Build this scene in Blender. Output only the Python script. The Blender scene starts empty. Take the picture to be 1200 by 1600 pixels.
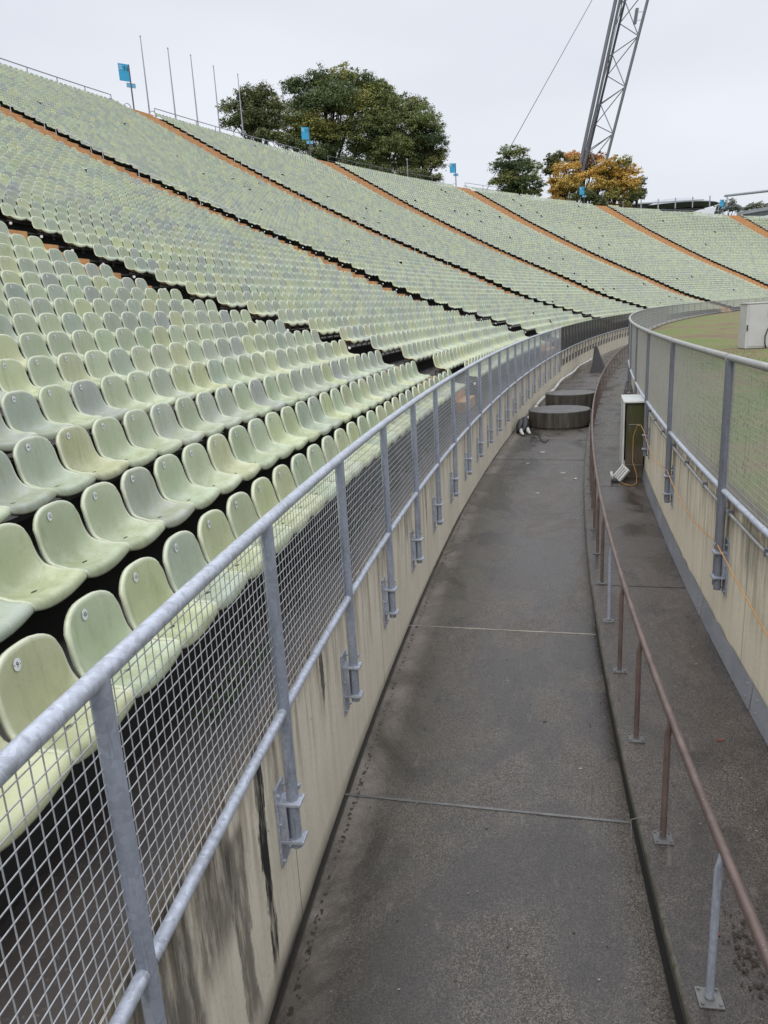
import bpy, math, random
import numpy as np
from mathutils import Vector, Matrix
random.seed(7); rng = np.random.default_rng(7)
S = 1.13                      # metres per survey unit
scene = bpy.context.scene
COL = scene.collection
CZ = 3.2533 * S               # eye height above the ditch floor (z = 0)

# ------------------------------------------------------------------ camera
F_PX, VX, VY = 1162.8, 247.21, 4390.3
up_c = Vector((-VX, VY, F_PX)).normalized()
fw = Vector((0, 0, -1)); yc = (fw - up_c * fw.dot(up_c)).normalized(); xc = yc.cross(up_c)
RC = Matrix((xc, yc, up_c))
cam = bpy.data.cameras.new("camera"); cam_o = bpy.data.objects.new("camera", cam); COL.objects.link(cam_o)
cam_o.matrix_world = Matrix.Translation((0, 0, CZ)) @ RC.to_4x4()
cam.sensor_fit = 'VERTICAL'; cam.sensor_height = 36.0; cam.lens = F_PX / 1600 * 36.0
cam.clip_start = 0.05; cam.clip_end = 3000
scene.camera = cam_o

# ------------------------------------------------------------------ overcast sky, soft sun, exposure
SUN_EL, SUN_ROT = math.radians(48), math.radians(200)
world = bpy.data.worlds.new("World"); scene.world = world; world.use_nodes = True
wn, wl = world.node_tree.nodes, world.node_tree.links; wn.clear()
wo = wn.new('ShaderNodeOutputWorld')
sky = wn.new('ShaderNodeTexSky'); sky.sky_type = 'NISHITA'; sky.sun_disc = False
sky.sun_elevation = SUN_EL; sky.sun_rotation = SUN_ROT; sky.air_density = 1.0; sky.dust_density = 3.0
bg1 = wn.new('ShaderNodeBackground'); bg1.inputs[1].default_value = 0.08; wl.new(sky.outputs[0], bg1.inputs[0])
tc = wn.new('ShaderNodeTexCoord'); sep = wn.new('ShaderNodeSeparateXYZ'); wl.new(tc.outputs['Generated'], sep.inputs[0])
cl = wn.new('ShaderNodeMapping'); cl.inputs['Scale'].default_value = (1.0, 1.0, 3.0); wl.new(tc.outputs['Generated'], cl.inputs[0])
nz = wn.new('ShaderNodeTexNoise'); nz.inputs['Scale'].default_value = 1.7; nz.inputs['Detail'].default_value = 3; nz.inputs['Roughness'].default_value = .45
wl.new(cl.outputs[0], nz.inputs['Vector'])
cr = wn.new('ShaderNodeValToRGB'); cr.color_ramp.elements[0].position = .3; cr.color_ramp.elements[1].position = .7
cr.color_ramp.elements[0].color = (.66, .70, .78, 1); cr.color_ramp.elements[1].color = (.83, .855, .92, 1)
wl.new(nz.outputs['Fac'], cr.inputs[0])
# overcast sky: brighter towards the zenith than at the horizon
mr = wn.new('ShaderNodeMapRange'); mr.inputs[1].default_value = .38; mr.inputs[2].default_value = 1.0
mr.inputs[3].default_value = 1.0; mr.inputs[4].default_value = 2.5; wl.new(sep.outputs[2], mr.inputs[0])
bg2 = wn.new('ShaderNodeBackground'); wl.new(cr.outputs[0], bg2.inputs[0]); wl.new(mr.outputs[0], bg2.inputs[1])
mx = wn.new('ShaderNodeMixShader'); mx.inputs[0].default_value = .93
wl.new(bg1.outputs[0], mx.inputs[1]); wl.new(bg2.outputs[0], mx.inputs[2]); wl.new(mx.outputs[0], wo.inputs[0])
sun = bpy.data.lights.new("sun", 'SUN'); sun.energy = 1.1; sun.angle = math.radians(18); sun.color = (1.0, .97, .93)
sun_o = bpy.data.objects.new("sun", sun); COL.objects.link(sun_o)
# Nishita: rotation 0 = +Y, clockwise seen from above
sd = Vector((math.sin(SUN_ROT) * math.cos(SUN_EL), math.cos(SUN_ROT) * math.cos(SUN_EL), math.sin(SUN_EL)))
sun_o.rotation_euler = sd.to_track_quat('Z', 'Y').to_euler(); sun_o.location = (0, 0, 60)
vs = scene.view_settings; vs.view_transform = 'Standard'; vs.look = 'None'; vs.gamma = 1; vs.exposure = 0.10; vs.use_curve_mapping = False

# ------------------------------------------------------------------ the bowl's curve in plan (s along, d across, + towards the pitch)
_s = np.arange(-60, 260, .25)
_k = np.interp(_s, [0, 12, 30, 60, 110], [.0177, .0061, .0035, .0049, .0063])
_t = np.cumsum(_k) * .25; _t -= np.interp(0, _s, _t) - .1154
_x = np.cumsum(np.sin(_t)) * .25; _y = np.cumsum(np.cos(_t)) * .25
_x += -1.0742 - np.interp(0, _s, _x); _y -= np.interp(0, _s, _y)
def th(s): return np.interp(s, _s, _t)
def P(s, d, z):
    """survey (s, d, z below the eye) -> metres"""
    t = th(s)
    return (float((np.interp(s, _s, _x) + d * math.cos(t)) * S), float((np.interp(s, _s, _y) - d * math.sin(t)) * S), float(z * S + CZ))
def V3(s, d, z): return Vector(P(s, d, z))
DD = [0, .58, 1.26, 2.53, 3.85, 5.2, 6.6, 8.6, 10, 12.05, 14.04, 16.07, 18.09, 20.08, 22.05, 24, 25.98, 27.88, 29.23, 39.2, 60]
ZZ = [-1.3, -1.12, -.92, -.47, -.04, .42, .93, 1.85, 2.55, 3.54, 4.41, 5.37, 6.33, 7.32, 8.33, 9.34, 10.4, 11.42, 12.13, 17.93, 30]
def st(d): return float(np.interp(-d, DD, ZZ))          # height of the number sticker of the row at d
NROW = 60; ROWD = [-.58 - .66 * i for i in range(NROW)]
def tread(i):                                            # foot level of row i (0-based)
    return -1.95 if i == 0 else st(-.58 - .66 * i) - .635
ZD, ZW, ZF = -3.2533, -3.1166, -1.74                     # ditch, walkway, playing field
ZTOP, ZBOT = -.9271, -1.9271
def zd(s): return float(np.interp(s, [0, 3, 5, 8, 12], [-3.46, -3.42, -3.38, -3.335, ZD]))   # the ditch floor falls slightly towards the eye
RIMZ = st(ROWD[-1]) - .63
def nrow(s): return 60 - int(min(max((s - 112) / 9.5, 0), 6))
def rimz(s):
    q = min(max((s - 112) / 9.5, 0), 6); return float(st(ROWD[-1] + .66 * q) - .63)

# ------------------------------------------------------------------ mesh builder
class MB:
    def __init__(s): s.v = []; s.f = []; s.m = []; s.uv = {}
    def add(s, vs, fs, m=0):
        o = len(s.v); s.v += [tuple(p) for p in vs]
        for f in fs: s.f.append(tuple(i + o for i in f)); s.m.append(m)
    def quad(s, a, b, c, d, m=0): s.add((a, b, c, d), [(0, 1, 2, 3)], m)
    def box(s, c, ax, ay, az, m=0):      # centre and three half vectors
        c, ax, ay, az = map(Vector, (c, ax, ay, az)); p = []
        for k in (-1, 1):
            for j in (-1, 1):
                for i in (-1, 1): p.append(c + ax * i + ay * j + az * k)
        s.add(p, [(0, 2, 3, 1), (4, 5, 7, 6), (0, 1, 5, 4), (2, 6, 7, 3), (0, 4, 6, 2), (1, 3, 7, 5)], m)
    def bbox(s, c, ax, ay, az, b=.006, m=0):   # bevelled box (chamfered)
        c = Vector(c); A = [Vector(v) for v in (ax, ay, az)]; L = [v.length for v in A]; U = [v.normalized() for v in A]
        import bmesh
        bm = bmesh.new(); bmesh.ops.create_cube(bm, size=2)
        for v in bm.verts: v.co = Vector((v.co.x * L[0], v.co.y * L[1], v.co.z * L[2]))
        bmesh.ops.bevel(bm, geom=bm.edges[:], offset=min(b, min(L) * .45), segments=2, profile=.5, affect='EDGES')
        bm.verts.index_update()
        pts = [c + U[0] * v.co.x + U[1] * v.co.y + U[2] * v.co.z for v in bm.verts]
        s.add(pts, [tuple(v.index for v in f.verts) for f in bm.faces], m); bm.free()
    def tube(s, path, r, n=8, m=0, caps=True):
        path = [Vector(p) for p in path]; N = len(path); rs = r if isinstance(r, (list, tuple)) else [r] * N
        T = []
        for i in range(N):
            a = path[max(i - 1, 0)]; b = path[min(i + 1, N - 1)]; T.append((b - a).normalized())
        up = Vector((0, 0, 1)) if abs(T[0].z) < .9 else Vector((1, 0, 0)); pts = []
        for i in range(N):
            x = T[i].cross(up)
            if x.length < 1e-4: x = T[i].cross(Vector((1, 0, 0)))
            x.normalize(); y = x.cross(T[i]).normalized(); up = y
            for k in range(n):
                a = 2 * math.pi * (k + .5) / n; pts.append(path[i] + (x * math.cos(a) + y * math.sin(a)) * rs[i])
        fs = [(i * n + k, i * n + (k + 1) % n, (i + 1) * n + (k + 1) % n, (i + 1) * n + k) for i in range(N - 1) for k in range(n)]
        if caps: fs += [tuple(range(n - 1, -1, -1)), tuple((N - 1) * n + k for k in range(n))]
        s.add(pts, fs, m)
    def build(s, name, mats, parent=None, smooth=False, **kw):
        me = bpy.data.meshes.new(name); me.from_pydata(s.v, [], s.f)
        for mt in (mats if isinstance(mats, (list, tuple)) else [mats]): me.materials.append(mt)
        me.polygons.foreach_set('material_index', s.m)
        if smooth: me.polygons.foreach_set('use_smooth', [True] * len(s.f))
        me.update(); o = bpy.data.objects.new(name, me); COL.objects.link(o)
        if parent: o.parent = parent; o.matrix_parent_inverse = parent.matrix_world.inverted() if False else Matrix.Translation(-parent.location)
        if smooth == 'auto':
            me.set_sharp_from_angle(angle=math.radians(40))
        for k, v in kw.items(): o[k] = v
        return o
def empty(name, loc, label, cat, group=None):
    o = bpy.data.objects.new(name, None); COL.objects.link(o); o.location = loc; o.empty_display_size = .2
    o['label'] = label; o['category'] = cat
    if group: o['group'] = group
    return o
def tag(o, label, cat, group=None):
    o['label'] = label; o['category'] = cat
    if group: o['group'] = group
    return o
def sheet(ss, prof, uvs=None):
    """surface swept along the bowl curve: prof = [(d, z)...]; UV = (s, running width) in metres"""
    mb = MB(); n = len(prof); uv = []
    w = [0]
    for a, b in zip(prof, prof[1:]): w.append(w[-1] + math.hypot(a[0] - b[0], 0 if callable(a[1]) or callable(b[1]) else a[1] - b[1]))
    for s in ss:
        for (d, z) in prof: mb.v.append(P(s, d, z(s) if callable(z) else z))
    for i in range(len(ss) - 1):
        for j in range(n - 1):
            mb.f.append((i * n + j, (i + 1) * n + j, (i + 1) * n + j + 1, i * n + j + 1)); mb.m.append(0)
            for (a, b) in ((i, j), (i + 1, j), (i + 1, j + 1), (i, j + 1)): uv.append((ss[a] * S, (w[b] if uvs is None else uvs[b]) * S))
    mb.uvl = uv; return mb
def put_uv(o, uvl):
    l = o.data.uv_layers.new(name='sw'); l.data.foreach_set('uv', np.array(uvl, dtype=np.float32).ravel())

# ------------------------------------------------------------------ materials
class NT:
    def __init__(s, name, rough=.7, metal=0, spec=.5):
        s.mat = bpy.data.materials.new(name); s.mat.use_nodes = True; s.n = s.mat.node_tree.nodes; s.l = s.mat.node_tree.links
        s.b = s.n['Principled BSDF']; s.b.inputs['Roughness'].default_value = rough; s.b.inputs['Metallic'].default_value = metal
        s.b.inputs['Specular IOR Level'].default_value = spec
        s.tc = s.n.new('ShaderNodeTexCoord')
    def mp(s, src, sc):
        m = s.n.new('ShaderNodeMapping'); m.inputs['Scale'].default_value = sc; s.l.new(src, m.inputs[0]); return m.outputs[0]
    def noise(s, vec, scale, detail=4, rough=.55, dist=0):
        t = s.n.new('ShaderNodeTexNoise'); t.inputs['Scale'].default_value = scale; t.inputs['Detail'].default_value = detail
        t.inputs['Roughness'].default_value = rough; t.inputs['Distortion'].default_value = dist; s.l.new(vec, t.inputs['Vector']); return t.outputs['Fac']
    def vor(s, vec, scale, feat='F1'):
        t = s.n.new('ShaderNodeTexVoronoi'); t.inputs['Scale'].default_value = scale; t.feature = feat; s.l.new(vec, t.inputs['Vector']); return t
    def ramp(s, fac, stops):
        r = s.n.new('ShaderNodeValToRGB'); e = r.color_ramp.elements
        while len(e) < len(stops): e.new(.5)
        for el, (p, c) in zip(e, stops):
            el.position = p; el.color = (c, c, c, 1) if not isinstance(c, tuple) else (*c, 1)
        s.l.new(fac, r.inputs[0]); return r.outputs[0]
    def mix(s, fac, a, b, mode='MIX'):
        m = s.n.new('ShaderNodeMix'); m.data_type = 'RGBA'; m.blend_type = mode
        for i, v in ((0, fac), (6, a), (7, b)):
            if isinstance(v, (int, float)): m.inputs[i].default_value = v if i == 0 else (v, v, v, 1)
            elif isinstance(v, tuple): m.inputs[i].default_value = (*v, 1)
            else: s.l.new(v, m.inputs[i])
        return m.outputs[2]
    def math(s, op, a, b=0, c=0):
        m = s.n.new('ShaderNodeMath'); m.operation = op
        for i, v in enumerate((a, b, c)):
            if isinstance(v, (int, float)): m.inputs[i].default_value = v
            else: s.l.new(v, m.inputs[i])
        return m.outputs[0]
    def sep(s, vec):
        m = s.n.new('ShaderNodeSeparateXYZ'); s.l.new(vec, m.inputs[0]); return m.outputs
    def bump(s, h, strength, dist=.01):
        m = s.n.new('ShaderNodeBump'); m.inputs['Strength'].default_value = strength; m.inputs['Distance'].default_value = dist
        s.l.new(h, m.inputs['Height']); s.l.new(m.outputs[0], s.b.inputs['Normal'])
    def col(s, c):
        if isinstance(c, tuple): s.b.inputs['Base Color'].default_value = (*c, 1)
        else: s.l.new(c, s.b.inputs['Base Color'])
    def rgh(s, r): s.l.new(r, s.b.inputs['Roughness'])
OB = lambda m: m.tc.outputs['Object']
def simple(name, c, rough=.7, metal=0, var=.15, scale=8, bump=0):
    m = NT(name, rough, metal); n = m.noise(OB(m), scale)
    lo = tuple(x * (1 - var) for x in c); hi = tuple(min(1, x * (1 + var)) for x in c)
    m.col(m.ramp(n, [(.3, lo), (.7, hi)]))
    if bump: m.bump(m.noise(OB(m), scale * 8), bump, .004)
    return m.mat
M = {}
# galvanised tubes: mottled zinc, drip marks
def galv(name, c, var=.2, rough=.42, metal=.35):
    m = NT(name, rough, metal); a = m.vor(OB(m), 45).outputs['Color']; n = m.noise(OB(m), 3.5, 5)
    f = m.mix(.5, a, n); g = m.n.new('ShaderNodeRGBToBW'); m.l.new(f, g.inputs[0])
    base = m.ramp(g.outputs[0], [(.25, tuple(x * (1 - var) for x in c)), (.75, tuple(min(1, x * (1 + var)) for x in c))])
    dr = m.noise(m.mp(OB(m), (14, 14, 1.6)), 2.2, 4, .6, .3)
    base = m.mix(m.ramp(dr, [(.56, 0), (.66, .5)]), base, tuple(x * .5 for x in c))
    m.col(base); m.rgh(m.ramp(n, [(.3, rough - .1), (.7, rough + .15)])); m.bump(m.noise(OB(m), 90, 2), .12, .002)
    return m.mat
M['galv'] = galv('galvanised_steel', (.47, .50, .56), .2)
M['post'] = galv('galvanised_post', (.33, .36, .42), .14, .5, .25)
M['post_dark'] = galv('grey_post', (.19, .20, .23), .12, .5, .2)
M['wire'] = galv('wire_zinc', (.45, .46, .47), .1, .45, .4)
M['wire_tan'] = galv('weathered_wire', (.42, .41, .37), .1, .5, .3)
M['rail_grey'] = galv('weathered_rail', (.36, .36, .34), .18, .5, .2)
M['wire_dark'] = simple('old_dark_wire', (.07, .065, .06), .7, .1)
M['post_old'] = simple('old_post', (.12, .12, .12), .7, .1)
# seats
def seat_mat(attr):
    m = NT('seat_plastic' + ('_far' if attr else ''), .42, 0, .45)
    if attr:
        a = m.n.new('ShaderNodeAttribute'); a.attribute_name = 'tint'; c = a.outputs['Color']; vec = m.tc.outputs['Object']; rnd = None
    else:
        o = m.n.new('ShaderNodeObjectInfo'); c = o.outputs['Color']
        ad = m.n.new('ShaderNodeVectorMath'); ad.operation = 'ADD'; m.l.new(OB(m), ad.inputs[0])
        cmb = m.n.new('ShaderNodeCombineXYZ'); mu = m.math('MULTIPLY', o.outputs['Random'], 91.0)
        for i in range(3): m.l.new(mu, cmb.inputs[i])
        m.l.new(cmb.outputs[0], ad.inputs[1]); vec = ad.outputs[0]
    n1 = m.noise(vec, 7, 5, .6); n2 = m.noise(m.mp(vec, (30, 30, 5)), 1.0, 4, .6); n3 = m.noise(vec, 70, 3, .7)
    b = m.mix(m.ramp(n1, [(.35, 0), (.75, .45)]), c, m.mix(1.0, c, (.84, .90, .70), 'MULTIPLY'))
    b = m.mix(m.ramp(n2, [(.5, 0), (.8, .22)]), b, (.62, .64, .50))
    b = m.mix(m.ramp(n3, [(.60, 0), (.76, .30)]), b, (.16, .17, .09))
    if not attr:
        cv = m.n.new('ShaderNodeAttribute'); cv.attribute_name = 'rim'; rim = cv.outputs['Fac']
        b = m.mix(m.math('MULTIPLY', rim, m.ramp(n1, [(.3, .35), (.6, .8)])), b, (.60, .62, .47))
        n4 = m.noise(vec, 160, 2, .8); b = m.mix(m.ramp(n4, [(.6, 0), (.7, .35)]), b, (.20, .21, .12))
        stn = m.noise(m.mp(vec, (9, 9, 1.3)), 1.4, 5, .65, .4); b = m.mix(m.ramp(stn, [(.52, 0), (.68, .38)]), b, (.27, .29, .15))
        pz = m.sep(OB(m))[2]; d = m.math('MULTIPLY', m.ramp(pz, [(.0, 1), (.10, 0)]), m.ramp(n1, [(.42, 0), (.62, .45)]))
        b = m.mix(d, b, (.24, .25, .12))
    m.col(b); m.rgh(m.ramp(n1, [(.3, .20), (.75, .5)])); m.bump(n3, .12, .002)
    return m.mat
M['seat'] = seat_mat(False); M['seat_far'] = seat_mat(True)
M['hole'] = simple('drain_hole_shade', (.03, .032, .02), .8)  # near-black disc colour stands in for the shade inside the drain hole
M['stk'] = simple('number_sticker_white', (.72, .74, .74), .5)
M['ink'] = simple('black_print', (.015, .015, .015), .5)
M['bracket'] = simple('seat_bracket_steel', (.10, .10, .10), .6, .3)
# dark wet terrace
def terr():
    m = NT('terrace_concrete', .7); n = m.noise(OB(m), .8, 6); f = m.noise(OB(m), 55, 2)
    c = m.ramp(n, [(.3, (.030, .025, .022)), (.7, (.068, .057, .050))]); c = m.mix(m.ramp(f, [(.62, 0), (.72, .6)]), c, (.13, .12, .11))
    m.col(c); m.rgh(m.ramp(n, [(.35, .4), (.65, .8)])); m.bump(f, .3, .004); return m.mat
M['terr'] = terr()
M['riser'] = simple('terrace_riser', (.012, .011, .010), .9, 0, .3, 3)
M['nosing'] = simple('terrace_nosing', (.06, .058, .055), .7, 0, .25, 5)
def orange():
    m = NT('orange_stair_boards', .55); n = m.noise(OB(m), 2.2, 5); w = m.noise(OB(m), 22, 3)
    c = m.ramp(n, [(.3, (.40, .20, .075)), (.7, (.62, .355, .155))]); c = m.mix(m.ramp(w, [(.5, 0), (.8, .4)]), c, (.70, .46, .26))
    m.col(c); return m.mat
M['orange'] = orange()
# ditch floor
def floor_mat(name, lo, hi, wet, drip, brown):
    m = NT(name, .5); uv = m.tc.outputs['UV']; u = m.sep(uv)
    big = m.noise(uv, .55, 6, .6, .4); mid = m.noise(uv, 3.2, 6, .65); agg = m.vor(uv, 150); fine = m.noise(uv, 120, 3, .7)
    c = m.ramp(m.mix(.5, big, mid), [(.36, lo), (.62, hi)])
    c = m.mix(m.ramp(m.noise(m.mp(uv, (.5, 1.8, 1)), 1.1, 5, .6), [(.5, 0), (.75, .6)]), c, brown)
    gray = m.n.new('ShaderNodeRGBToBW'); m.l.new(agg.outputs['Color'], gray.inputs[0])
    c = m.mix(m.ramp(gray.outputs[0], [(.30, .80), (.52, 0)]), c, tuple(x * .30 for x in lo))
    c = m.mix(m.ramp(gray.outputs[0], [(.60, 0), (.85, .55)]), c, tuple(min(1, x * 2.2) for x in hi))
    c = m.mix(m.ramp(fine, [(.56, 0), (.70, .5)]), c, tuple(min(1, x * 2.2) for x in hi))
    bl = m.noise(uv, 7, 3, .5); c = m.mix(m.ramp(bl, [(.72, 0), (.78, .5)]), c, tuple(min(1, x * 2.6) for x in hi))
    if drip:
        v = u[1]
        # pale leached band along the wall with a dotted line of drip holes
        band = m.math('MULTIPLY', m.ramp(v, [(.0, 1), (.2, .9), (.36, 0)]), m.ramp(mid, [(.3, .25), (.6, 1)]))
        c = m.mix(m.math('MULTIPLY', band, .55), c, (.30, .26, .22))
        mo = m.math('MULTIPLY', m.ramp(v, [(.25, 0), (.5, 1), (.95, .1), (1, 0)]), m.ramp(big, [(.4, .0), (.65, .6)]))
        c = m.mix(mo, c, (.070, .066, .038))
        dots = m.vor(m.mp(uv, (1, 1, 1)), 24.0); dd = m.ramp(dots.outputs['Distance'], [(.34, 1), (.5, 0)])
        lane = m.math('LESS_THAN', m.math('ABSOLUTE', m.math('SUBTRACT', v, m.math('ADD', .105, m.math('MULTIPLY', m.math('SUBTRACT', mid, .5), .05)))), .020)
        c = m.mix(m.math('MULTIPLY', m.math('MULTIPLY', m.math('MULTIPLY', dd, lane), m.ramp(mid, [(.30, .3), (.48, 1)])), .9), c, (.012, .011, .010))
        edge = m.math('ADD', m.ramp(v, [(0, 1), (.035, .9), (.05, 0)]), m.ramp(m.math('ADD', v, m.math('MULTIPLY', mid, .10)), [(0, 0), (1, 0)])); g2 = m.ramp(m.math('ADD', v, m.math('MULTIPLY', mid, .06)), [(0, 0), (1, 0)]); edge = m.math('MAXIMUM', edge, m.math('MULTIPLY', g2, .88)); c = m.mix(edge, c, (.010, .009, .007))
    wetn = m.noise(m.mp(uv, (.7, 1.1, 1)), .9, 6, .62, .6); wm = m.ramp(wetn, [(.44, 1), (.56, 0)])
    c = m.mix(m.math('MULTIPLY', wm, .62), c, tuple(x * .55 for x in lo))
    scf = m.noise(m.mp(uv, (1.2, 5, 1)), 2.3, 6, .7, .3); c = m.mix(m.ramp(scf, [(.60, 0), (.75, .35)]), c, (.19, .17, .145))
    m.col(c); m.rgh(m.ramp(wetn, [(.42, wet), (.60, wet + .42)]))
    h = m.math('ADD', m.math('MULTIPLY', gray.outputs[0], .5), m.math('MULTIPLY', fine, .6)); m.bump(h, .35, .005); return m.mat
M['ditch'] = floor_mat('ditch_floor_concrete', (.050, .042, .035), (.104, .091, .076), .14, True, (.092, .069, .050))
M['walk'] = floor_mat('walkway_concrete', (.045, .037, .032), (.092, .077, .065), .14, False, (.10, .066, .048))
# retaining walls: formwork concrete with streaks
def wall_mat(name, base, dark, patches, lines):
    m = NT(name, .85); uv = m.tc.outputs['UV']; u = m.sep(uv)      # u: metres along, v: metres down from the top
    big = m.noise(uv, .9, 5); fine = m.noise(uv, 30, 4, .6); brd = m.noise(m.mp(uv, (9, .12, 1)), 1, 2)
    c = m.ramp(big, [(.3, tuple(x * .84 for x in base)), (.7, base)])
    c = m.mix(m.ramp(brd, [(.3, .5), (.5, 0)]), c, tuple(x * .78 for x in base))
    c = m.mix(m.ramp(fine, [(.3, .35), (.5, 0)]), c, tuple(x * .6 for x in base))
    # rain streaks from the top, stronger higher up
    stv = m.noise(m.mp(uv, (7, .55, 1)), 1.3, 6, .7, .2)
    topf = m.ramp(u[1], [(.0, 1), (.35, .55), (1.0, .12)])
    sk = m.math('MULTIPLY', m.ramp(stv, [(.46, 0), (.62, 1)]), topf); c = m.mix(sk, c, dark)
    pit = m.noise(uv, 16, 2, .5); c = m.mix(m.ramp(pit, [(.74, 0), (.78, .8)]), c, (.05, .04, .03))
    # rust-brown band right under the coping
    rb = m.math('MULTIPLY', m.ramp(u[1], [(.0, 1), (.16, .2), (.25, 0)]), m.ramp(m.noise(m.mp(uv, (3, 3, 1)), 2, 5), [(.42, 0), (.6, .8)])); c = m.mix(rb, c, (.16, .09, .04))
    wob = m.math('MULTIPLY', m.math('SUBTRACT', m.noise(m.mp(uv, (6, 1.5, 1)), 1, 5, .7), .5), .28)
    for (s0, hw, v0, v1, k) in patches:      # black run-off patches, each with its own outline
        a = m.math('ABSOLUTE', m.math('SUBTRACT', m.math('ADD', u[0], wob), s0)); a = m.math('SUBTRACT', 1, m.math('DIVIDE', a, hw))
        m1 = m.n.new('ShaderNodeMapRange'); m1.interpolation_type = 'SMOOTHSTEP'; m1.inputs[1].default_value = 0; m1.inputs[2].default_value = .3; m.l.new(a, m1.inputs[0])
        m2 = m.n.new('ShaderNodeMapRange'); m2.interpolation_type = 'SMOOTHSTEP'; m2.inputs[1].default_value = v1; m2.inputs[2].default_value = v1 - .3; m.l.new(m.math('ADD', u[1], wob), m2.inputs[0])
        m3 = m.n.new('ShaderNodeMapRange'); m3.interpolation_type = 'SMOOTHSTEP'; m3.inputs[1].default_value = v0 - .05; m3.inputs[2].default_value = v0 + .05; m.l.new(u[1], m3.inputs[0])
        mm = m.math('MULTIPLY', m.math('MULTIPLY', m1.outputs[0], m2.outputs[0]), m3.outputs[0])
        mm = m.math('MULTIPLY', mm, m.ramp(m.noise(m.mp(uv, (9, 1.1, 1)), 2.0, 6, .7), [(.30, .15), (.52, 1)]))
        c = m.mix(m.math('MULTIPLY', mm, k), c, (.016, .014, .012))
    c = m.mix(m.math('LESS_THAN', u[1], -.012), c, (.075, .060, .045))
    # formwork joints
    jl = m.math('LESS_THAN', m.math('ABSOLUTE', m.math('SUBTRACT', m.math('MODULO', m.math('ADD', u[0], 50 + lines[1]), lines[0]), lines[0] / 2)), .006)
    c = m.mix(m.math('MULTIPLY', jl, .8), c, (.04, .035, .03))
    # dirty foot
    ft = m.math('MULTIPLY', m.ramp(m.math('SUBTRACT', lines[2], u[1]), [(0, 1), (.05, .6), (.16, 0)]), m.ramp(big, [(.25, .4), (.6, 1)])); c = m.mix(ft, c, (.03, .024, .016))
    m.col(c); m.bump(m.mix(.5, fine, brd), .3, .006); return m.mat
WH = (3.39 - 1.965) * S
M['wallL'] = wall_mat('left_wall_concrete', (.80, .73, .58), (.20, .15, .09),
    [(3.62, .085, .02, 1.6, 1.0), (2.95, .24, .05, .85, .7), (2.4, .33, .0, 1.3, .75), (8.9, .12, .02, .6, .55), (10.4, .06, .03, .8, .6), (6.2, .10, .02, .45, .5), (5.08, .045, .05, .75, .85), (3.22, .12, .25, 1.6, .7), (7.6, .05, .05, .5, .6)], (3.12, .45, WH))
WHR = (3.1166 - 1.70) * S
M['wallR'] = wall_mat('right_wall_concrete', (.80, .72, .55), (.15, .12, .08), [(7.0, .22, .0, .6, .5), (6.3, .2, .0, .5, .5)], (1.9, .9, WHR))
M['moss'] = simple('moss', (.035, .055, .015), .95, 0, .5, 30)
def kerb():
    m = NT('kerb_concrete', .8); n = m.noise(OB(m), 3, 5); k = m.noise(OB(m), 26, 4, .7)
    c = m.ramp(n, [(.35, (.04, .036, .028)), (.65, (.10, .09, .075))]); c = m.mix(m.ramp(k, [(.52, 0), (.62, .9)]), c, (.035, .042, .012)); c = m.mix(m.ramp(k, [(.25, .7), (.4, 0)]), c, (.22, .21, .17))
    m.col(c); m.bump(k, .6, .01); return m.mat
M['kerb'] = kerb()
def field():
    m = NT('field_turf', .95); p = OB(m); n = m.noise(p, .22, 6, .6); n2 = m.noise(p, 1.6, 6, .7); n3 = m.noise(p, 22, 4, .8)
    c = m.ramp(m.mix(.45, n, n2), [(.43, (.17, .12, .070)), (.49, (.21, .18, .08)), (.56, (.125, .19, .035))])
    g = m.sep(p); edge = m.noise(p, .9, 4)
    c = m.mix(m.ramp(n3, [(.35, .5), (.6, 0)]), c, (.07, .055, .03)); c = m.mix(m.ramp(n3, [(.6, 0), (.8, .45)]), c, (.34, .28, .17))
    m.col(c); m.bump(n3, .8, .03); return m.mat
M['field'] = field()
def brownpaint():
    m = NT('brown_painted_steel', .4, .1); n = m.noise(OB(m), 6, 5); d = m.noise(m.mp(OB(m), (20, 20, 3)), 1.5, 4)
    c = m.ramp(n, [(.3, (.100, .070, .060)), (.7, (.165, .118, .102))]); c = m.mix(m.ramp(d, [(.62, 0), (.70, .5)]), c, (.045, .028, .022)); c = m.mix(m.ramp(m.noise(OB(m), 40, 2), [(.72, 0), (.76, .8)]), c, (.42, .38, .34))
    m.col(c); return m.mat
M['brown'] = brownpaint()
def plinth():
    m = NT('mossy_pillar_concrete', .85); p = OB(m); n = m.noise(p, 3, 5); v = m.noise(m.mp(p, (6, 6, .8)), 1.5, 5, .6)
    c = m.ramp(n, [(.3, (.045, .036, .024)), (.7, (.10, .082, .058))]); c = m.mix(m.ramp(v, [(.5, 0), (.7, .7)]), c, (.16, .14, .11))
    z = m.sep(p)[2]; c = m.mix(m.math('MULTIPLY', m.ramp(z, [(.0, 0), (.62, 0), (.75, 1)]), m.ramp(n, [(.3, .4), (.6, .9)])), c, (.045, .052, .008))
    m.col(c); m.bump(m.noise(p, 25, 3), .4, .01); return m.mat
M['pillar'] = plinth()
def covers():
    m = NT('round_cover_concrete', .7); p = OB(m); v = m.noise(m.mp(p, (5, 5, .5)), 1.6, 6, .7); n = m.noise(p, 3, 6, .65)
    c = m.ramp(v, [(.35, (.022, .019, .016)), (.62, (.085, .075, .06)), (.8, (.17, .155, .13))])
    m.col(c); m.bump(n, .3, .01); return m.mat
M['cover_side'] = covers()
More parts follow.
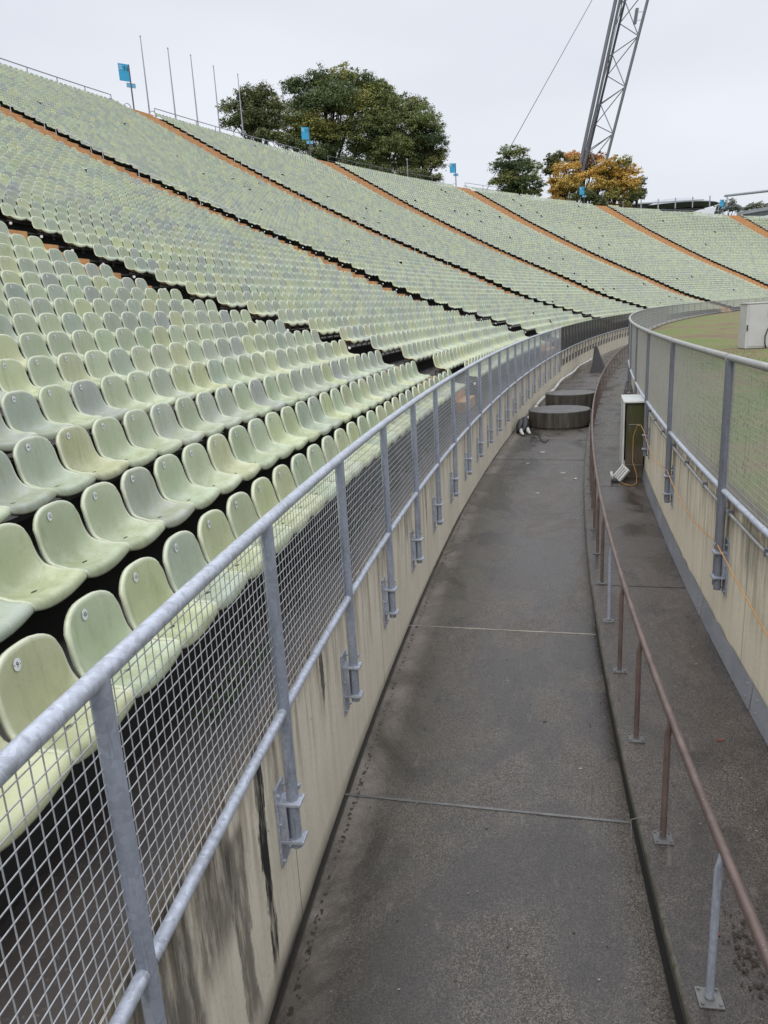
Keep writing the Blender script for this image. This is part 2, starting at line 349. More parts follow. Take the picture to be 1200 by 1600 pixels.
def covtop():
    m = NT('cover_top', .42); p = OB(m); n = m.noise(p, 2.5, 6, .65, .5); f = m.noise(p, 45, 3)
    c = m.ramp(n, [(.35, (.045, .043, .039)), (.65, (.115, .11, .10))]); c = m.mix(m.ramp(f, [(.6, 0), (.75, .5)]), c, (.05, .045, .04)); m.col(c); m.bump(f, .3, .005); return m.mat
M['cover_top'] = covtop()
M['white'] = simple('white_painted_panel', (.50, .51, .48), .5, 0, .15, 5)
M['whitepipe'] = simple('dirty_white_pipe', (.52, .52, .48), .5, 0, .3, 6)
M['black'] = simple('black_plastic', (.018, .018, .02), .5, 0, .4, 10)
M['cab'] = simple('cabinet_grey_paint', (.50, .50, .49), .5, 0, .06, 2)
M['cab2'] = simple('cabinet_trim', (.30, .30, .30), .5, 0, .06, 2)
M['cable_o'] = simple('orange_cable_sheath', (.55, .27, .07), .5, 0, .1, 4)
M['blue'] = simple('blue_sign_sheet', (.035, .36, .62), .5, 0, .08, 1)
M['pole'] = simple('dark_pole_paint', (.09, .11, .14), .5, .2, .1, 2)
M['flag'] = simple('flagpole_grey', (.35, .35, .39), .5, .3, .06, 1)
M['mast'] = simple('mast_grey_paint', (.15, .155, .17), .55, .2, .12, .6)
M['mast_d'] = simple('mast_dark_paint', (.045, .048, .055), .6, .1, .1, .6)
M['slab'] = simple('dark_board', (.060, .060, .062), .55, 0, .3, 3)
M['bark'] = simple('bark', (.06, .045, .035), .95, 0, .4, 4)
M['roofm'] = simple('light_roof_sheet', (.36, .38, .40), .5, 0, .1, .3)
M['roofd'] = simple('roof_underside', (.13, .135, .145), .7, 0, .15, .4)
M['tent'] = simple('white_tent_cloth', (.80, .82, .86), .6, 0, .04, 1)
M['grass'] = simple('rim_grass', (.06, .08, .03), .95, 0, .35, .5)
M['blade'] = simple('grass_blade', (.055, .13, .02), .8, 0, .4, 3)
M['kick'] = None
def kick():
    m = NT('galvanised_kick_plate', .5, .3); uv = OB(m); h = m.vor(uv, 70); n = m.noise(uv, 2, 5)
    c = m.ramp(n, [(.3, (.25, .265, .29)), (.7, (.37, .385, .41))]); c = m.mix(m.ramp(h.outputs['Distance'], [(.18, .55), (.3, 0)]), c, (.13, .14, .15)); m.col(c); return m.mat
M['kick'] = kick()
def leafmat():
    m = NT('leaves', .6, 0, .3); a = m.n.new('ShaderNodeAttribute'); a.attribute_name = 'tint'; m.col(a.outputs['Color'])
    m.b.inputs['Transmission Weight'].default_value = 0
    return m.mat
M['leaf'] = leafmat()

# ------------------------------------------------------------------ setting: floors
SS = list(np.arange(-8, 20, .5)) + list(np.arange(20, 186, 1.5))
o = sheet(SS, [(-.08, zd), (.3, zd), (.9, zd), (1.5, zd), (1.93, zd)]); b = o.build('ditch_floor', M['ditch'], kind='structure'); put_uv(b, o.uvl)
o = sheet(SS, [(1.9284, ZW), (2.3, ZW), (2.7, ZW), (2.99, ZW)]); b = o.build('walkway', M['walk'], kind='structure'); put_uv(b, o.uvl)
kb = [(1.925, lambda s: zd(s) - .01), (1.925, ZW - .075), (1.9084, ZW - .065), (1.9084, ZW - .012), (1.916, ZW - .003), (1.9284, ZW)]
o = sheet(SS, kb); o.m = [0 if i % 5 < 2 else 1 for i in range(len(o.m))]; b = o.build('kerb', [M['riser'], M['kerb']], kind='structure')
# expansion joints of floor slabs
def joint(name, s0, s1, d0, d1, z, w, m, h=.004):
    mb = MB(); a = V3(s0, d0, z); c = V3(s1, d1, z); n = 10
    for i in range(n):
        p, q = a.lerp(c, i / n), a.lerp(c, (i + .985) / n); ax = (q - p) / 2; ay = Vector((-ax.y, ax.x, 0)).normalized() * w * random.uniform(.8, 1.1)
        mb.box((p + q) / 2 + Vector((0, 0, h)), ax, ay, (0, 0, h), 0)
    return mb.build(name, m, kind='structure')
M['jnt'] = simple('joint_strip_zinc', (.15, .15, .145), .5, .3, .3, 6)
M['jdark'] = simple('joint_seal_dark', (.02, .018, .015), .8)
M['jpale'] = simple('joint_mortar_pale', (.27, .25, .21), .8, 0, .3, 6)
joint('joint_strip', 4.80, 4.69, -.075, 1.92, zd(4.75), .013, M['jnt'])
joint('joint_strip', 7.758, 7.69, -.075, 1.92, zd(7.72), .010, M['jpale'], .002)
joint('joint_strip', 16.75, 16.66, -.09, 1.905, ZD, .012, M['jdark'], .002)
for s in (28.5, 33.5, 38.5): joint('joint_strip', s, s, -.09, 1.9, ZD, .012, M['jdark'], .002)
for s in (8.58, 19.15, 13.6, 25.2, 31.4, 37): joint('joint_strip', s, s - .03, 1.94, 2.95, ZW, .007, M['jdark'], .0015)
# playing field, reaching the far side, and outer ground behind the rim
cx, cy = P(60, 60, 0)[:2]
mb = sheet([-8] + list(np.arange(-4, 190, 3)), [(3.03, ZF), (4.2, ZF), (8, ZF), (20, ZF), (45, ZF)])
b = mb.build('playing_field', M['field'], kind='structure')
mb = MB()
mb.add([(-900, -900, -.6), (1500, -900, -.6), (1500, 1500, -.6), (-900, 1500, -.6)], [(0, 1, 2, 3)])
mb.build('ground', M['grass'], kind='structure')
mb = sheet(list(np.arange(-10, 179, 3)), [(-70, 0), (-46, 0), (-41.6, 0), (-40.1, 0)])
mb.v = [P(s_, d_, rimz(s_) - z_) for s_ in np.arange(-10, 179, 3) for d_, z_ in ((-70, 16), (-46, 5), (-43.2, .8), (-41.3, .03))]
mb.build('rim_ground', M['grass'], kind='structure')

# ------------------------------------------------------------------ retaining walls
wl_ = empty('retaining_wall', P(-8, -.1, ZD), 'stained beige concrete retaining wall under the left fence and seating', 'wall')
o = sheet(SS, [(-.14, -2.02), (-.14, -1.962), (-.092, -1.962), (-.08, -1.972), (-.08, -3.47)], uvs=[-.3, -.2, -.05, 0, 1.498])
b = o.build('wall_face', M['wallL'], wl_); put_uv(b, o.uvl)
wr_ = empty('retaining_wall', P(-8, 2.96, ZW), 'yellowish streaked concrete retaining wall below the right field fence', 'wall')
o = sheet(SS, [(2.96, ZW - .02), (2.96, -1.71), (2.975, -1.70), (3.12, -1.70), (3.12, -1.80)], uvs=[1.4166, .01, 0, -.1, -.2])
b = o.build('wall_face', M['wallR'], wr_); put_uv(b, o.uvl)
# galvanised kick plates with torn upper edge along the foot of the right wall
s = 2.0; k = 0
while s < 13.9:
    L = 1.9; mb = MB(); n = 14; pts = []
    for i in range(n + 1):
        si = s + L * .994 * i / n; hz = .23 + .003 * math.sin(i * 1.3 + k) + (random.uniform(-.025, 0) if (k in (2, 3) and i in (6, 7, 10)) else 0)
        pts.append((V3(si, 2.925, ZW + .004), V3(si, 2.945, ZW + hz)))
    for i in range(n):
        a, b_, c, d = pts[i][0], pts[i + 1][0], pts[i + 1][1], pts[i][1]
        e = Vector((.004, 0, .0)); mb.quad(a, b_, c, d)
    for i in (1, 7, 13):
        for hh in (.06, .17):
            c = pts[i][0].lerp(pts[i][1], hh / .23); t = th(s); nrm = Vector((-math.cos(t), math.sin(t), 0)); mb.box(c + nrm * .004, Vector((math.sin(t), math.cos(t), 0)) * .008, (0, 0, .008), nrm * .005)
    mb.build('kick_plate', M['kick'], wr_); s += L; k += 1
# grey conduit clipped below the coping of the right wall
mb = MB(); mb.tube([P(q, 2.935, -1.80) for q in np.arange(1, 14.2, .5)], .016, 8)
mb.build('conduit', M['rail_grey'], wr_, smooth=True)
mb = MB()
for q in np.arange(1.3, 14, 1.1):
    p = V3(q, 2.94, -1.79); t = th(q); mb.bbox(p, Vector((math.sin(t), math.cos(t), 0)) * .014, (0, 0, .034), Vector((math.cos(t), -math.sin(t), 0)) * .026, .003)
mb.build('conduit_clip', M['post_dark'], wr_)

# ------------------------------------------------------------------ seating terrace
AISLES = [  # name s of left seats' end, right seats' start
    (14.9, 16.3), (31.5, 34.7), (54.2, 57.7), (78.2, 82.0), (104.2, 108.0), (134.2, 137.9), (164.8, 168.6)]
def aisle(k, d):
    L, R = AISLES[k]; sh = .13 * min(max(-d - .6, 0), 10) if k == 0 else 0
    return L - sh, R - sh
TS = list(np.arange(-8, 186, 1.5))
mb = MB(); n0 = len(TS)
prof = [(-.138, -1.968)]; mats = []
for i in range(NROW):
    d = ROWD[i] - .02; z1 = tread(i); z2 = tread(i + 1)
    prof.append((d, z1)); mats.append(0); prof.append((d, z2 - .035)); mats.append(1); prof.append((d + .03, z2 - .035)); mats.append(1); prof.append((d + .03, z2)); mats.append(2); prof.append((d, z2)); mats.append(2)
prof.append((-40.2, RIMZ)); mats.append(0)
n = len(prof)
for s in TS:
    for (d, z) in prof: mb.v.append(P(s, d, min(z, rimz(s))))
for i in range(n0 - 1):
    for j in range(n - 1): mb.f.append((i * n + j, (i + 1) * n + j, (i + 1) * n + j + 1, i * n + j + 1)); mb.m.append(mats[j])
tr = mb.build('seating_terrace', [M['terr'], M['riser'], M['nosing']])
tag(tr, 'dark stepped concrete terrace carrying all the green seats round the bowl', 'terrace')

# orange stairs
NAMES = ['nearest aisle, mostly hidden between the green seats', 'second aisle, reaching the left edge of the view', 'third aisle, topped by the blue N sign',
         'fourth aisle, topped by the blue O sign', 'fifth aisle, topped by the blue P sign', 'sixth aisle, ending beside the lattice mast', 'rightmost aisle, wide and cut by the right edge']
for k in range(7):
    L0, R0 = AISLES[k]; e = empty('aisle_stair', P(L0, -.6, tread(0)), 'flight of orange stair boards in the ' + NAMES[k], 'stairs', 'orange aisle stairs')
    mb = MB()
    for i in range(nrow(L0)):
        d = ROWD[i] - .02; L, R = aisle(k, d); wR = R - (.18 if k == 0 else .16); z1, z2 = tread(i), tread(i + 1); hs = (z2 - z1) / 2
        dn = d - .66
        # full tread of the upper level and half step on the level below
        for (da, db, zt, zb) in ((dn + .22, d + .04, z2 + .012, z1 - .01), (d + .003, d + .25, z1 + hs + .008, z1)):
            pts = [V3(L + .05, da, zt), V3(wR, da, zt), V3(wR, db, zt), V3(L + .05, db, zt)]
            lo = [p - Vector((0, 0, (zt - zb) * S)) for p in pts]
            mb.add(pts + lo, [(3, 2, 1, 0), (0, 1, 5, 4), (1, 2, 6, 5), (2, 3, 7, 6), (3, 0, 4, 7)])
    mb.build('boards', M['orange'], e)
    if k < 2:
        for i in range(nrow(L0) if k == 0 else 30):
            L, R = aisle(k, ROWD[i]); q = P(R + .02, ROWD[i] + .20, st(ROWD[i]) - .40); px = None
            lb = MB(); tt_ = th(R) + .9; nn_ = Vector((math.cos(tt_), -math.sin(tt_), 0)); lb.tube([Vector(q), Vector(q) + nn_ * .012], .034, 10); lb.build('row_disc', M['stk'], e)
    # centre handrail segments
    if k >= 1:
        i = 22 if k == 1 else 18; j = 0
        while i + 4 < nrow(L0) and j < 9:
            hb = MB(); d0, d1 = ROWD[i], ROWD[i + 3]; L, R = aisle(k, d0); sc = R - .8
            tops = [V3(sc, q, st(q) - .05 + .18) for q in (d0, ROWD[i + 1], ROWD[i + 2], d1)]
            hb.tube(tops, .022, 6)
            for q, tp in ((d0, tops[0]), (d1, tops[-1])): hb.tube([V3(sc, q, st(q) - .68), tp], .02, 6)
            hb.build('handrail', M['galv'], e); i += 4; j += 1

# ------------------------------------------------------------------ seats
def seat_grid(nu, nv):
    pv = np.array([(.300, -.050), (.298, -.026), (.284, -.004), (.240, .004), (.170, -.012), (.100, -.018), (.045, -.002), (.016, .04), (.006, .11), (.001, .18), (-.004, .24), (-.010, .29), (-.016, .322), (-.021, .348)])
    wv = np.array([.238, .243, .245, .240, .230, .224, .220, .218, .217, .216, .215, .214, .212, .208])
    t0 = np.linspace(0, 1, len(pv)); tt = np.linspace(0, 1, nv)
    if nv < 9: tt = np.array([0, .06, .35, .5, .62, .78, .9, 1.0])[:nv] if nv == 8 else np.array([0, .15, .5, .8, 1.0])
    y = np.interp(tt, t0, pv[:, 0]); z = np.interp(tt, t0, pv[:, 1]); w = np.interp(tt, t0, wv)
    G = np.zeros((nv, nu, 3)); us = np.sin(np.linspace(-1, 1, nu) * math.pi / 2 * .86) / math.sin(math.pi / 2 * .86)
    for j in range(nv):
        fl_ = math.exp(-((tt[j] - .46) / .17) ** 2); back = min(max((tt[j] - .34) / .22, 0), 1); back = back * back * (3 - 2 * back); front = min(max((.30 - tt[j]) / .3, 0), 1)
        for i, u in enumerate(us):
            G[j, i] = (w[j] * u * (1 + .05 * fl_ * abs(u)), y[j] + back * .028 * u * u + fl_ * .030 * u * u + front * .010 * abs(u) ** 3, z[j] + fl_ * .060 * abs(u) ** 2.2 + (1 - back) * .016 * u * u + front * .030 * abs(u) ** 2.4 - front * .010)
            c_ = max(0, (abs(u) - .22) / .78); k_ = min(max((tt[j] - .38) / .62, 0), 1); G[j, i, 2] -= (1 - math.sqrt(max(0, 1 - (c_ * .985) ** 2))) * .108 * k_ ** 1.05
    return G
def shell_mesh(nu, nv, thick=.012, skirt=.026):
    G = seat_grid(nu, nv); nvv = nv; V = [tuple(p) for p in G.reshape(-1, 3)]; Fc = []
    idx = lambda j, i: j * nu + i
    for j in range(nv - 1):
        for i in range(nu - 1): Fc.append((idx(j, i), idx(j, i + 1), idx(j + 1, i + 1), idx(j + 1, i)))
    # normals
    du = np.gradient(G, axis=1); dv = np.gradient(G, axis=0); N = np.cross(du, dv); N /= np.linalg.norm(N, axis=2, keepdims=True) + 1e-9
    if N[nv // 2, nu // 2, 2] < 0: N = -N
    for j in range(int(nv * .82), nv): N[j] = N[int(nv * .82)]
    B = G - N * thick; o = len(V); V += [tuple(p) for p in B.reshape(-1, 3)]
    for j in range(nv - 1):
        for i in range(nu - 1): Fc.append((o + idx(j, i), o + idx(j + 1, i), o + idx(j + 1, i + 1), o + idx(j, i + 1)))
    ring = [(0, i) for i in range(nu)] + [(j, nu - 1) for j in range(1, nv)] + [(nv - 1, i) for i in range(nu - 2, -1, -1)] + [(j, 0) for j in range(nv - 2, 0, -1)]
    c = G.reshape(-1, 3).mean(0); R1 = []; R2 = []
    for (j, i) in ring:
        p = G[j, i]; nn = N[min(j, int(nv * .82)), min(max(i, 1), nu - 2)]
        kk = len(R1); pj, pi = ring[kk - 1]; nj, ni = ring[(kk + 1) % len(ring)]
        tg = G[nj, ni] - G[pj, pi]; out = np.cross(tg, nn); mid_ = G[min(max(j, 2), nv - 3), nu // 2]
        if np.dot(out, p - mid_) < 0: out = -out
        out /= np.linalg.norm(out) + 1e-9
        R1.append(p + out * .010 - nn * .006); R2.append(p + out * .008 - nn * skirt)
    o1 = len(V); V += [tuple(p) for p in R1]; o2 = len(V); V += [tuple(p) for p in R2]; nr = len(ring)
    for k in range(nr):
        a, b = ring[k], ring[(k + 1) % nr]; k2 = (k + 1) % nr
        Fc.append((idx(*b), idx(*a), o1 + k, o1 + k2)); Fc.append((o1 + k2, o1 + k, o2 + k, o2 + k2)); Fc.append((o2 + k2, o2 + k, o + idx(*a), o + idx(*b)))
    return V, Fc
# meshes of one seat: shell, bracket, sticker
V_, F_ = shell_mesh(15, 21)
mb = MB(); mb.add(V_, F_)
nh = 10; mb.add([(0, .140, -.0135)] + [(.026 * math.cos(a), .140 + .014 * math.sin(a), -.0132) for a in np.linspace(0, 2 * math.pi, nh, endpoint=False)], [(0, 1 + i, 1 + (i + 1) % nh) for i in range(nh)], 1)
me_shell = bpy.data.meshes.new('shell'); me_shell.from_pydata(mb.v, [], mb.f); me_shell.materials.append(M['seat']); _ra = me_shell.attributes.new('rim', 'FLOAT', 'POINT'); _n0 = 15 * 21
_ra.data.foreach_set('value', [0.0 if (k < _n0 and 0 < k % 15 < 14 and 0 < k // 15 < 20) or _n0 <= k < 2 * _n0 or k >= len(V_) else 1.0 for k in range(len(mb.v))]); me_shell.materials.append(M['hole'])
me_shell.polygons.foreach_set('material_index', mb.m); me_shell.polygons.foreach_set('use_smooth', [True] * len(mb.f)); me_shell.update()
mb = MB()
mb.bbox((0, .10, -.07), (.035, 0, 0), (0, .11, -.012), (0, 0, .018), .004); mb.bbox((0, -.005, -.10), (.045, 0, 0), (0, .008, 0), (0, 0, .07), .003)
mb.box((.0, .16, -.035), (.10, 0, 0), (0, .016, 0), (0, 0, .012))
me_br = bpy.data.meshes.new('bracket'); me_br.from_pydata(mb.v, [], mb.f); me_br.materials.append(M['bracket']); me_br.update()
_glyph = {}
def glyph(ch):
    if ch not in _glyph:
        c = bpy.data.curves.new('digit', 'FONT'); c.body = ch; c.size = 1; c.resolution_u = 2; ob = bpy.data.objects.new('digit', c); COL.objects.link(ob)
        dg = bpy.context.evaluated_depsgraph_get(); me = bpy.data.meshes.new_from_object(ob.evaluated_get(dg))
        vs_ = [(v.co.x, v.co.y) for v in me.vertices]; fs_ = [tuple(p.vertices) for p in me.polygons]
        w = max([v[0] for v in vs_] or [0]) ; COL.objects.unlink(ob); bpy.data.objects.remove(ob); bpy.data.meshes.remove(me); _glyph[ch] = (vs_, fs_, w)
    return _glyph[ch]
_stk = {}
def sticker_mesh(num):
    if num in _stk: return _stk[num]
    mb = MB(); n = 16; r = .0265; e = .0012
    # disc stands just proud of the leaning back; local frame: -x reads left to right, z up, +y faces the pitch
    def loc(a, b, h): return (.058 - a, -.0085 + h + (.058 - a) ** 2 * .76 - b * .12, .292 + b)
    mb.add([loc(0, 0, .003)] + [loc(r * math.cos(t), r * math.sin(t), .003) for t in np.linspace(0, 2 * math.pi, n, endpoint=False)], [(0, 1 + i, 1 + (i + 1) % n) for i in range(n)], 0)
    txt = str(num); W = sum(glyph(c)[2] for c in txt) + .08 * (len(txt) - 1); sc = .034; x = -W / 2
    for c in txt:
        g = glyph(c); mb.add([loc((x + p[0]) * sc, (p[1] - .35) * sc, .0042) for p in g[0]], g[1], 1); x += g[2] + .08
    for sx in (-1, 1):   # little side ticks printed on the disc
        mb.add([loc(sx * .019 + a, b - .004 * sx, .0042) for a, b in ((-.0015, -.003), (.0015, -.003), (.0015, .003), (-.0015, .003))], [(0, 1, 2, 3)], 1)
    me = bpy.data.meshes.new('number_sticker'); me.from_pydata(mb.v, [], mb.f); me.materials.append(M['stk']); me.materials.append(M['ink']); me.polygons.foreach_set('material_index', mb.m); me.update()
    _stk[num] = me; return me
# lay out every seat
RCi = np.array(RC.inverted())
def pix(p):
    c = RCi @ (np.array(p) - np.array([0, 0, CZ])); 
    if c[2] > -.2: return None
    return 600 - F_PX * c[0] / c[2], 800 + F_PX * c[1] / c[2]
secs = [(-1.38, None)]
seats = []
sf = np.arange(-2, 186, .05)
for i in range(NROW):
    d = ROWD[i]; t = th(sf); X = np.interp(sf, _s, _x) + d * np.cos(t); Y = np.interp(sf, _s, _y) - d * np.sin(t)
    al = np.concatenate([[0], np.cumsum(np.hypot(np.diff(X), np.diff(Y)))])
    ends = []
    a0 = -1.38
    for k in range(7):
        L, R = aisle(k, d); ends.append((a0, L)); a0 = R
    ends.append((a0, 184.0))
    for q, (a, b) in enumerate(ends):
        la, lb = np.interp(a, sf, al), np.interp(b, sf, al); nn = int((lb - la) / .45 + .3)
        if nn < 1: continue
        step = .45 if q == 0 else (lb - la) / nn
        for k in range(nn):
            s = float(np.interp(la + step * (k + .5), al, sf))
            if i < nrow(s): seats.append((i, q, k + 1, s, d))
TONES = [('grey-green', (.375, .415, .335)), ('pale green', (.43, .475, .335)), ('yellowish green', (.48, .505, .315)), ('blue-grey', (.350, .380, .345))]
def tone(i):
    w = [.30, .46, .16, .08] if i > 1 else [.12, .48, .40, 0]
    k = rng.choice(4, p=w); return k
info = []
for (i, q, num, s, d) in seats:
    jr = rng.random() ; p = P(s, d, st(d) - .262); px = pix(p); k = tone(i); 
    c = np.array(TONES[k][1]) * (1 + rng.uniform(-.09, .09)) * (1 + rng.uniform(-.03, .03, 3))
    if px is None or not (-260 < px[0] < 1460 and -200 < px[1] < 1900): continue
    dist = math.dist(p, (0, 0, CZ)); inn = -30 < px[0] < 1220 and -10 < px[1] < 1620
    info.append((0 if inn else 1, dist, i, q, num, s, d, p, k, c))
info.sort(key=lambda a: (a[0], a[1]))
ORD = ['first', 'second', 'third', 'fourth', 'fifth', 'sixth', 'seventh', 'eighth', 'ninth', 'tenth', 'eleventh', 'twelfth', 'thirteenth', 'fourteenth', 'fifteenth', 'sixteenth', 'seventeenth', 'eighteenth', 'nineteenth', 'twentieth']
near = [a for a in info if a[3] <= 1 and a[0] == 0][:300]; nid = set((a[2], a[3], a[4]) for a in near)
proto = None; pch = []
for (_, dist, i, q, num, s, d, p, k, c) in near:
    t = th(s); rz = math.atan2(-math.cos(t), -math.sin(t))
    if proto is None:
        r = bpy.data.objects.new('stadium_seat', None); r.empty_display_size = .1; COL.objects.link(r); proto = r
        for nm, me in (('shell', me_shell), ('bracket', me_br), ('number_sticker', sticker_mesh(num))):
            ch = bpy.data.objects.new(nm, me); ch.parent = r; COL.objects.link(ch); pch.append(ch)
        chs = pch
    else:
        r = proto.copy(); COL.objects.link(r); chs = []
        for ch in pch:
            c2 = ch.copy(); c2.parent = r; COL.objects.link(c2); chs.append(c2)
        chs[2].data = sticker_mesh(num)
    r.location = p; r.rotation_euler = (random.uniform(-.012, .012), random.uniform(-.012, .012), rz + random.uniform(-.015, .015))
    chs[0].color = (*c, 1)
    r['label'] = f"{TONES[k][0]} plastic seat numbered {num} in the {ORD[i]} row " + ('up from the left fence' if q == 0 else 'up, beyond the nearest aisle')
    r['category'] = 'seat'; r['group'] = 'green stadium seats'
# all the rest of the seats: one mesh
def lod(nu, nv): 
    V, Fq = shell_mesh(nu, nv); return np.array(V, np.float64), np.array(Fq, np.int64)
LOD = [lod(9, 13), lod(5, 8)]
G5 = seat_grid(3, 5); V5 = G5.reshape(-1, 3)
F5 = np.array([(j * 3 + i, j * 3 + i + 1, (j + 1) * 3 + i + 1, (j + 1) * 3 + i) for j in range(4) for i in range(2)]); LOD.append((V5, F5))
dot = np.array([(.058 - .028 * math.cos(a), .004, .292 + .028 * math.sin(a)) for a in np.linspace(0, 2 * math.pi, 6, endpoint=False)])
AV, AF, AC, AM, base = [], [], [], [], 0
for (_, dist, i, q, num, s, d, p, k, c) in info:
    if (i, q, num) in nid: continue
    if rng.random() < .004 and dist > 40: continue      # a few seats are missing far up
    L = 0 if dist < 24 else (1 if dist < 100 else 2); V, Fq = LOD[L]; t = th(s) + rng.uniform(-.02, .02)
    nx, ny = math.cos(t), -math.sin(t); xx, xy = ny, -nx
    W = np.empty_like(V); W[:, 0] = p[0] + V[:, 0] * xx + V[:, 1] * nx; W[:, 1] = p[1] + V[:, 0] * xy + V[:, 1] * ny; W[:, 2] = p[2] + V[:, 2]
    AV.append(W); AF.append(Fq + base); base += len(W); AC.append(np.tile(c, (len(W), 1))); AM.append(np.zeros(len(Fq), np.int32))
AVa = np.concatenate(AV); AFa = np.concatenate(AF); ACa = np.concatenate(AC); AMa = np.concatenate(AM)
me = bpy.data.meshes.new('stadium_seats'); nf = len(AFa)
me.vertices.add(len(AVa)); me.vertices.foreach_set('co', AVa.ravel()); me.loops.add(nf * 4); me.loops.foreach_set('vertex_index', AFa.ravel().astype(np.int32))
me.polygons.add(nf); me.polygons.foreach_set('loop_start', np.arange(0, nf * 4, 4, dtype=np.int32)); me.polygons.foreach_set('loop_total', np.full(nf, 4, np.int32))
me.update(calc_edges=True); me.polygons.foreach_set('use_smooth', np.ones(nf, bool))
at = me.color_attributes.new('tint', 'FLOAT_COLOR', 'POINT'); at.data.foreach_set('color', np.concatenate([ACa, np.ones((len(ACa), 1))], 1).ravel())
me.materials.append(M['seat_far']); o = bpy.data.objects.new('stadium_seats', me); COL.objects.link(o)
tag(o, 'thousands of small green seats filling the far rows of the bowl', 'seats', 'green stadium seats'); o['kind'] = 'stuff'
# white number discs on the mid-distance seats
mb = MB()
for (_, dist, i, q, num, s, d, p, k, c) in info:
    if (i, q, num) in nid or dist > 30: continue
    t = th(s); nx, ny = math.cos(t), -math.sin(t); xx, xy = ny, -nx
    mb.add([(p[0] + v[0] * xx + v[1] * nx, p[1] + v[0] * xy + v[1] * ny, p[2] + v[2]) for v in dot], [tuple(range(6))])
o2 = mb.build('number_discs', M['stk']); o2.parent = o; o2['kind'] = 'stuff'
print('seats', len(seats), 'kept', len(info), 'faces', nf)

# small white step lamps at the right side of each stair
mb = MB()

# ------------------------------------------------------------------ fences
def mesh_bay(s0, s1, d, z0, z1, cell_s, cell_z, r, mat, parent, crimp=0, seg=1):
    mb = MB(); ns = max(2, int(round((s1 - s0) / cell_s))); nz = int(round((z1 - z0) / cell_z))
    for i in range(1, ns):
        q = s0 + (s1 - s0) * i / ns
        mb.tube([P(q, d, z0), P(q, d, z1)], r, 4, caps=False)
    for j in range(1, nz):
        z = z0 + (z1 - z0) * j / nz; m = seg * 4
        pts = []
        for a in range(m + 1):
            q = s0 + (s1 - s0) * a / m; w = crimp * math.sin(a / m * math.pi * 2 + j * .35) if crimp else 0
            pts.append(P(q, d + .006, z + w))
        mb.tube(pts, r, 4, caps=False)
    return mb.build('mesh_panel', mat, parent)
def add_post(s, d, ztop, zbot, zc1, zc2, zp0, zp1, r, wall_d, parent, side, mp, mg, detail=True):
    """post with base bracket on the wall face; side=+1 fixed to the wall on its left, -1 on its right"""
    mb = MB(); mb.tube([P(s, d, zbot), P(s, d, ztop)], r, 14 if detail else 6)
    po = mb.build('post', mp, parent, smooth='auto')
    t = th(s); al = Vector((math.sin(t), math.cos(t), 0)); ac = Vector((math.cos(t), -math.sin(t), 0)) * side
    b = MB(); w = abs(d - wall_d) * S
    if detail:
        b.bbox(V3(s, wall_d, (zp0 + zp1) / 2) + ac * .008, al * .075, ac * .008, (0, 0, (zp1 - zp0) * S / 2), .004)
        for z in (zc1, zc2): b.bbox(V3(s, wall_d, z) + ac * (.016 + w / 2 + .015), al * .058, ac * (w / 2 + .03), (0, 0, .011), .004)
        for sx in (-1, 1): b.bbox(V3(s, wall_d, (zc1 + zc2) / 2) + ac * (.016 + w * .25) + al * .047 * sx, al * .005, ac * w * .25, (0, 0, (zc1 - zc2) * S / 2 - .012), .002)
        for z in (zp0 + .04, (zc1 + zc2) / 2, zp1 - .04):
            for sx in (-1, 1): b.tube([V3(s, wall_d, z) + ac * .016 + al * .060 * sx, V3(s, wall_d, z) + ac * .034 + al * .060 * sx], .009, 6)
        b.tube([V3(s, wall_d, zc1) + ac * (w + .02) + al * .045, V3(s, wall_d, zc1 + .09) + ac * (w + .02) + al * .045], .006, 6)
        b.bbox(V3(s, wall_d, zc1 + .06) + ac * (w + .02) + al * .045, al * .016, ac * .02, (0, 0, .012), .003)
    else:
        b.box(V3(s, wall_d, (zp0 + zp1) / 2) + ac * .008, al * .07, ac * .008, (0, 0, (zp1 - zp0) * S / 2))
        for z in (zc1, zc2): b.box(V3(s, wall_d, z) + ac * (.016 + w / 2 + .015), al * .055, ac * (w / 2 + .03), (0, 0, .011))
    b.build('bracket', mg, po)
    return po
fl = empty('mesh_fence', P(-1.2, 0, ZBOT), 'bright galvanised tube and wire mesh fence in front of the lowest seats', 'fence')
SP, S0 = 1.562, 1.9103; SE = S0 + SP * 20 + .0
SE = 33.6
mb = MB(); mb.tube([P(q, 0, ZTOP) for q in np.arange(-3.5, SE, .5)], .034, 16); mb.build('top_rail', M['galv'], fl, smooth='auto')
k = -2
while S0 + SP * k < SE - .1:
    sp = S0 + SP * k; sn = min(sp + SP, SE); det = k < 9
    add_post(sp, 0, ZTOP - .01, -2.74, -2.46, -2.69, -2.84, -2.36, .036, -.08, fl, 1, M['post'], M['galv'], det)
    b = MB(); b.tube([P(sp + .0 + (sn - sp) * a, 0, ZBOT) for a in (.018, .35, .65, .982)], .029, 12); b.build('bottom_rail', M['galv'], fl, smooth='auto')
    if k >= -1: mesh_bay(sp, sn, -.02, ZBOT + .01, ZTOP - .02, .0513 if k < 12 else .075, .0513 if k < 12 else .075, 0.0024 if k < 12 else .0036, M['wire'], fl)
    k += 1
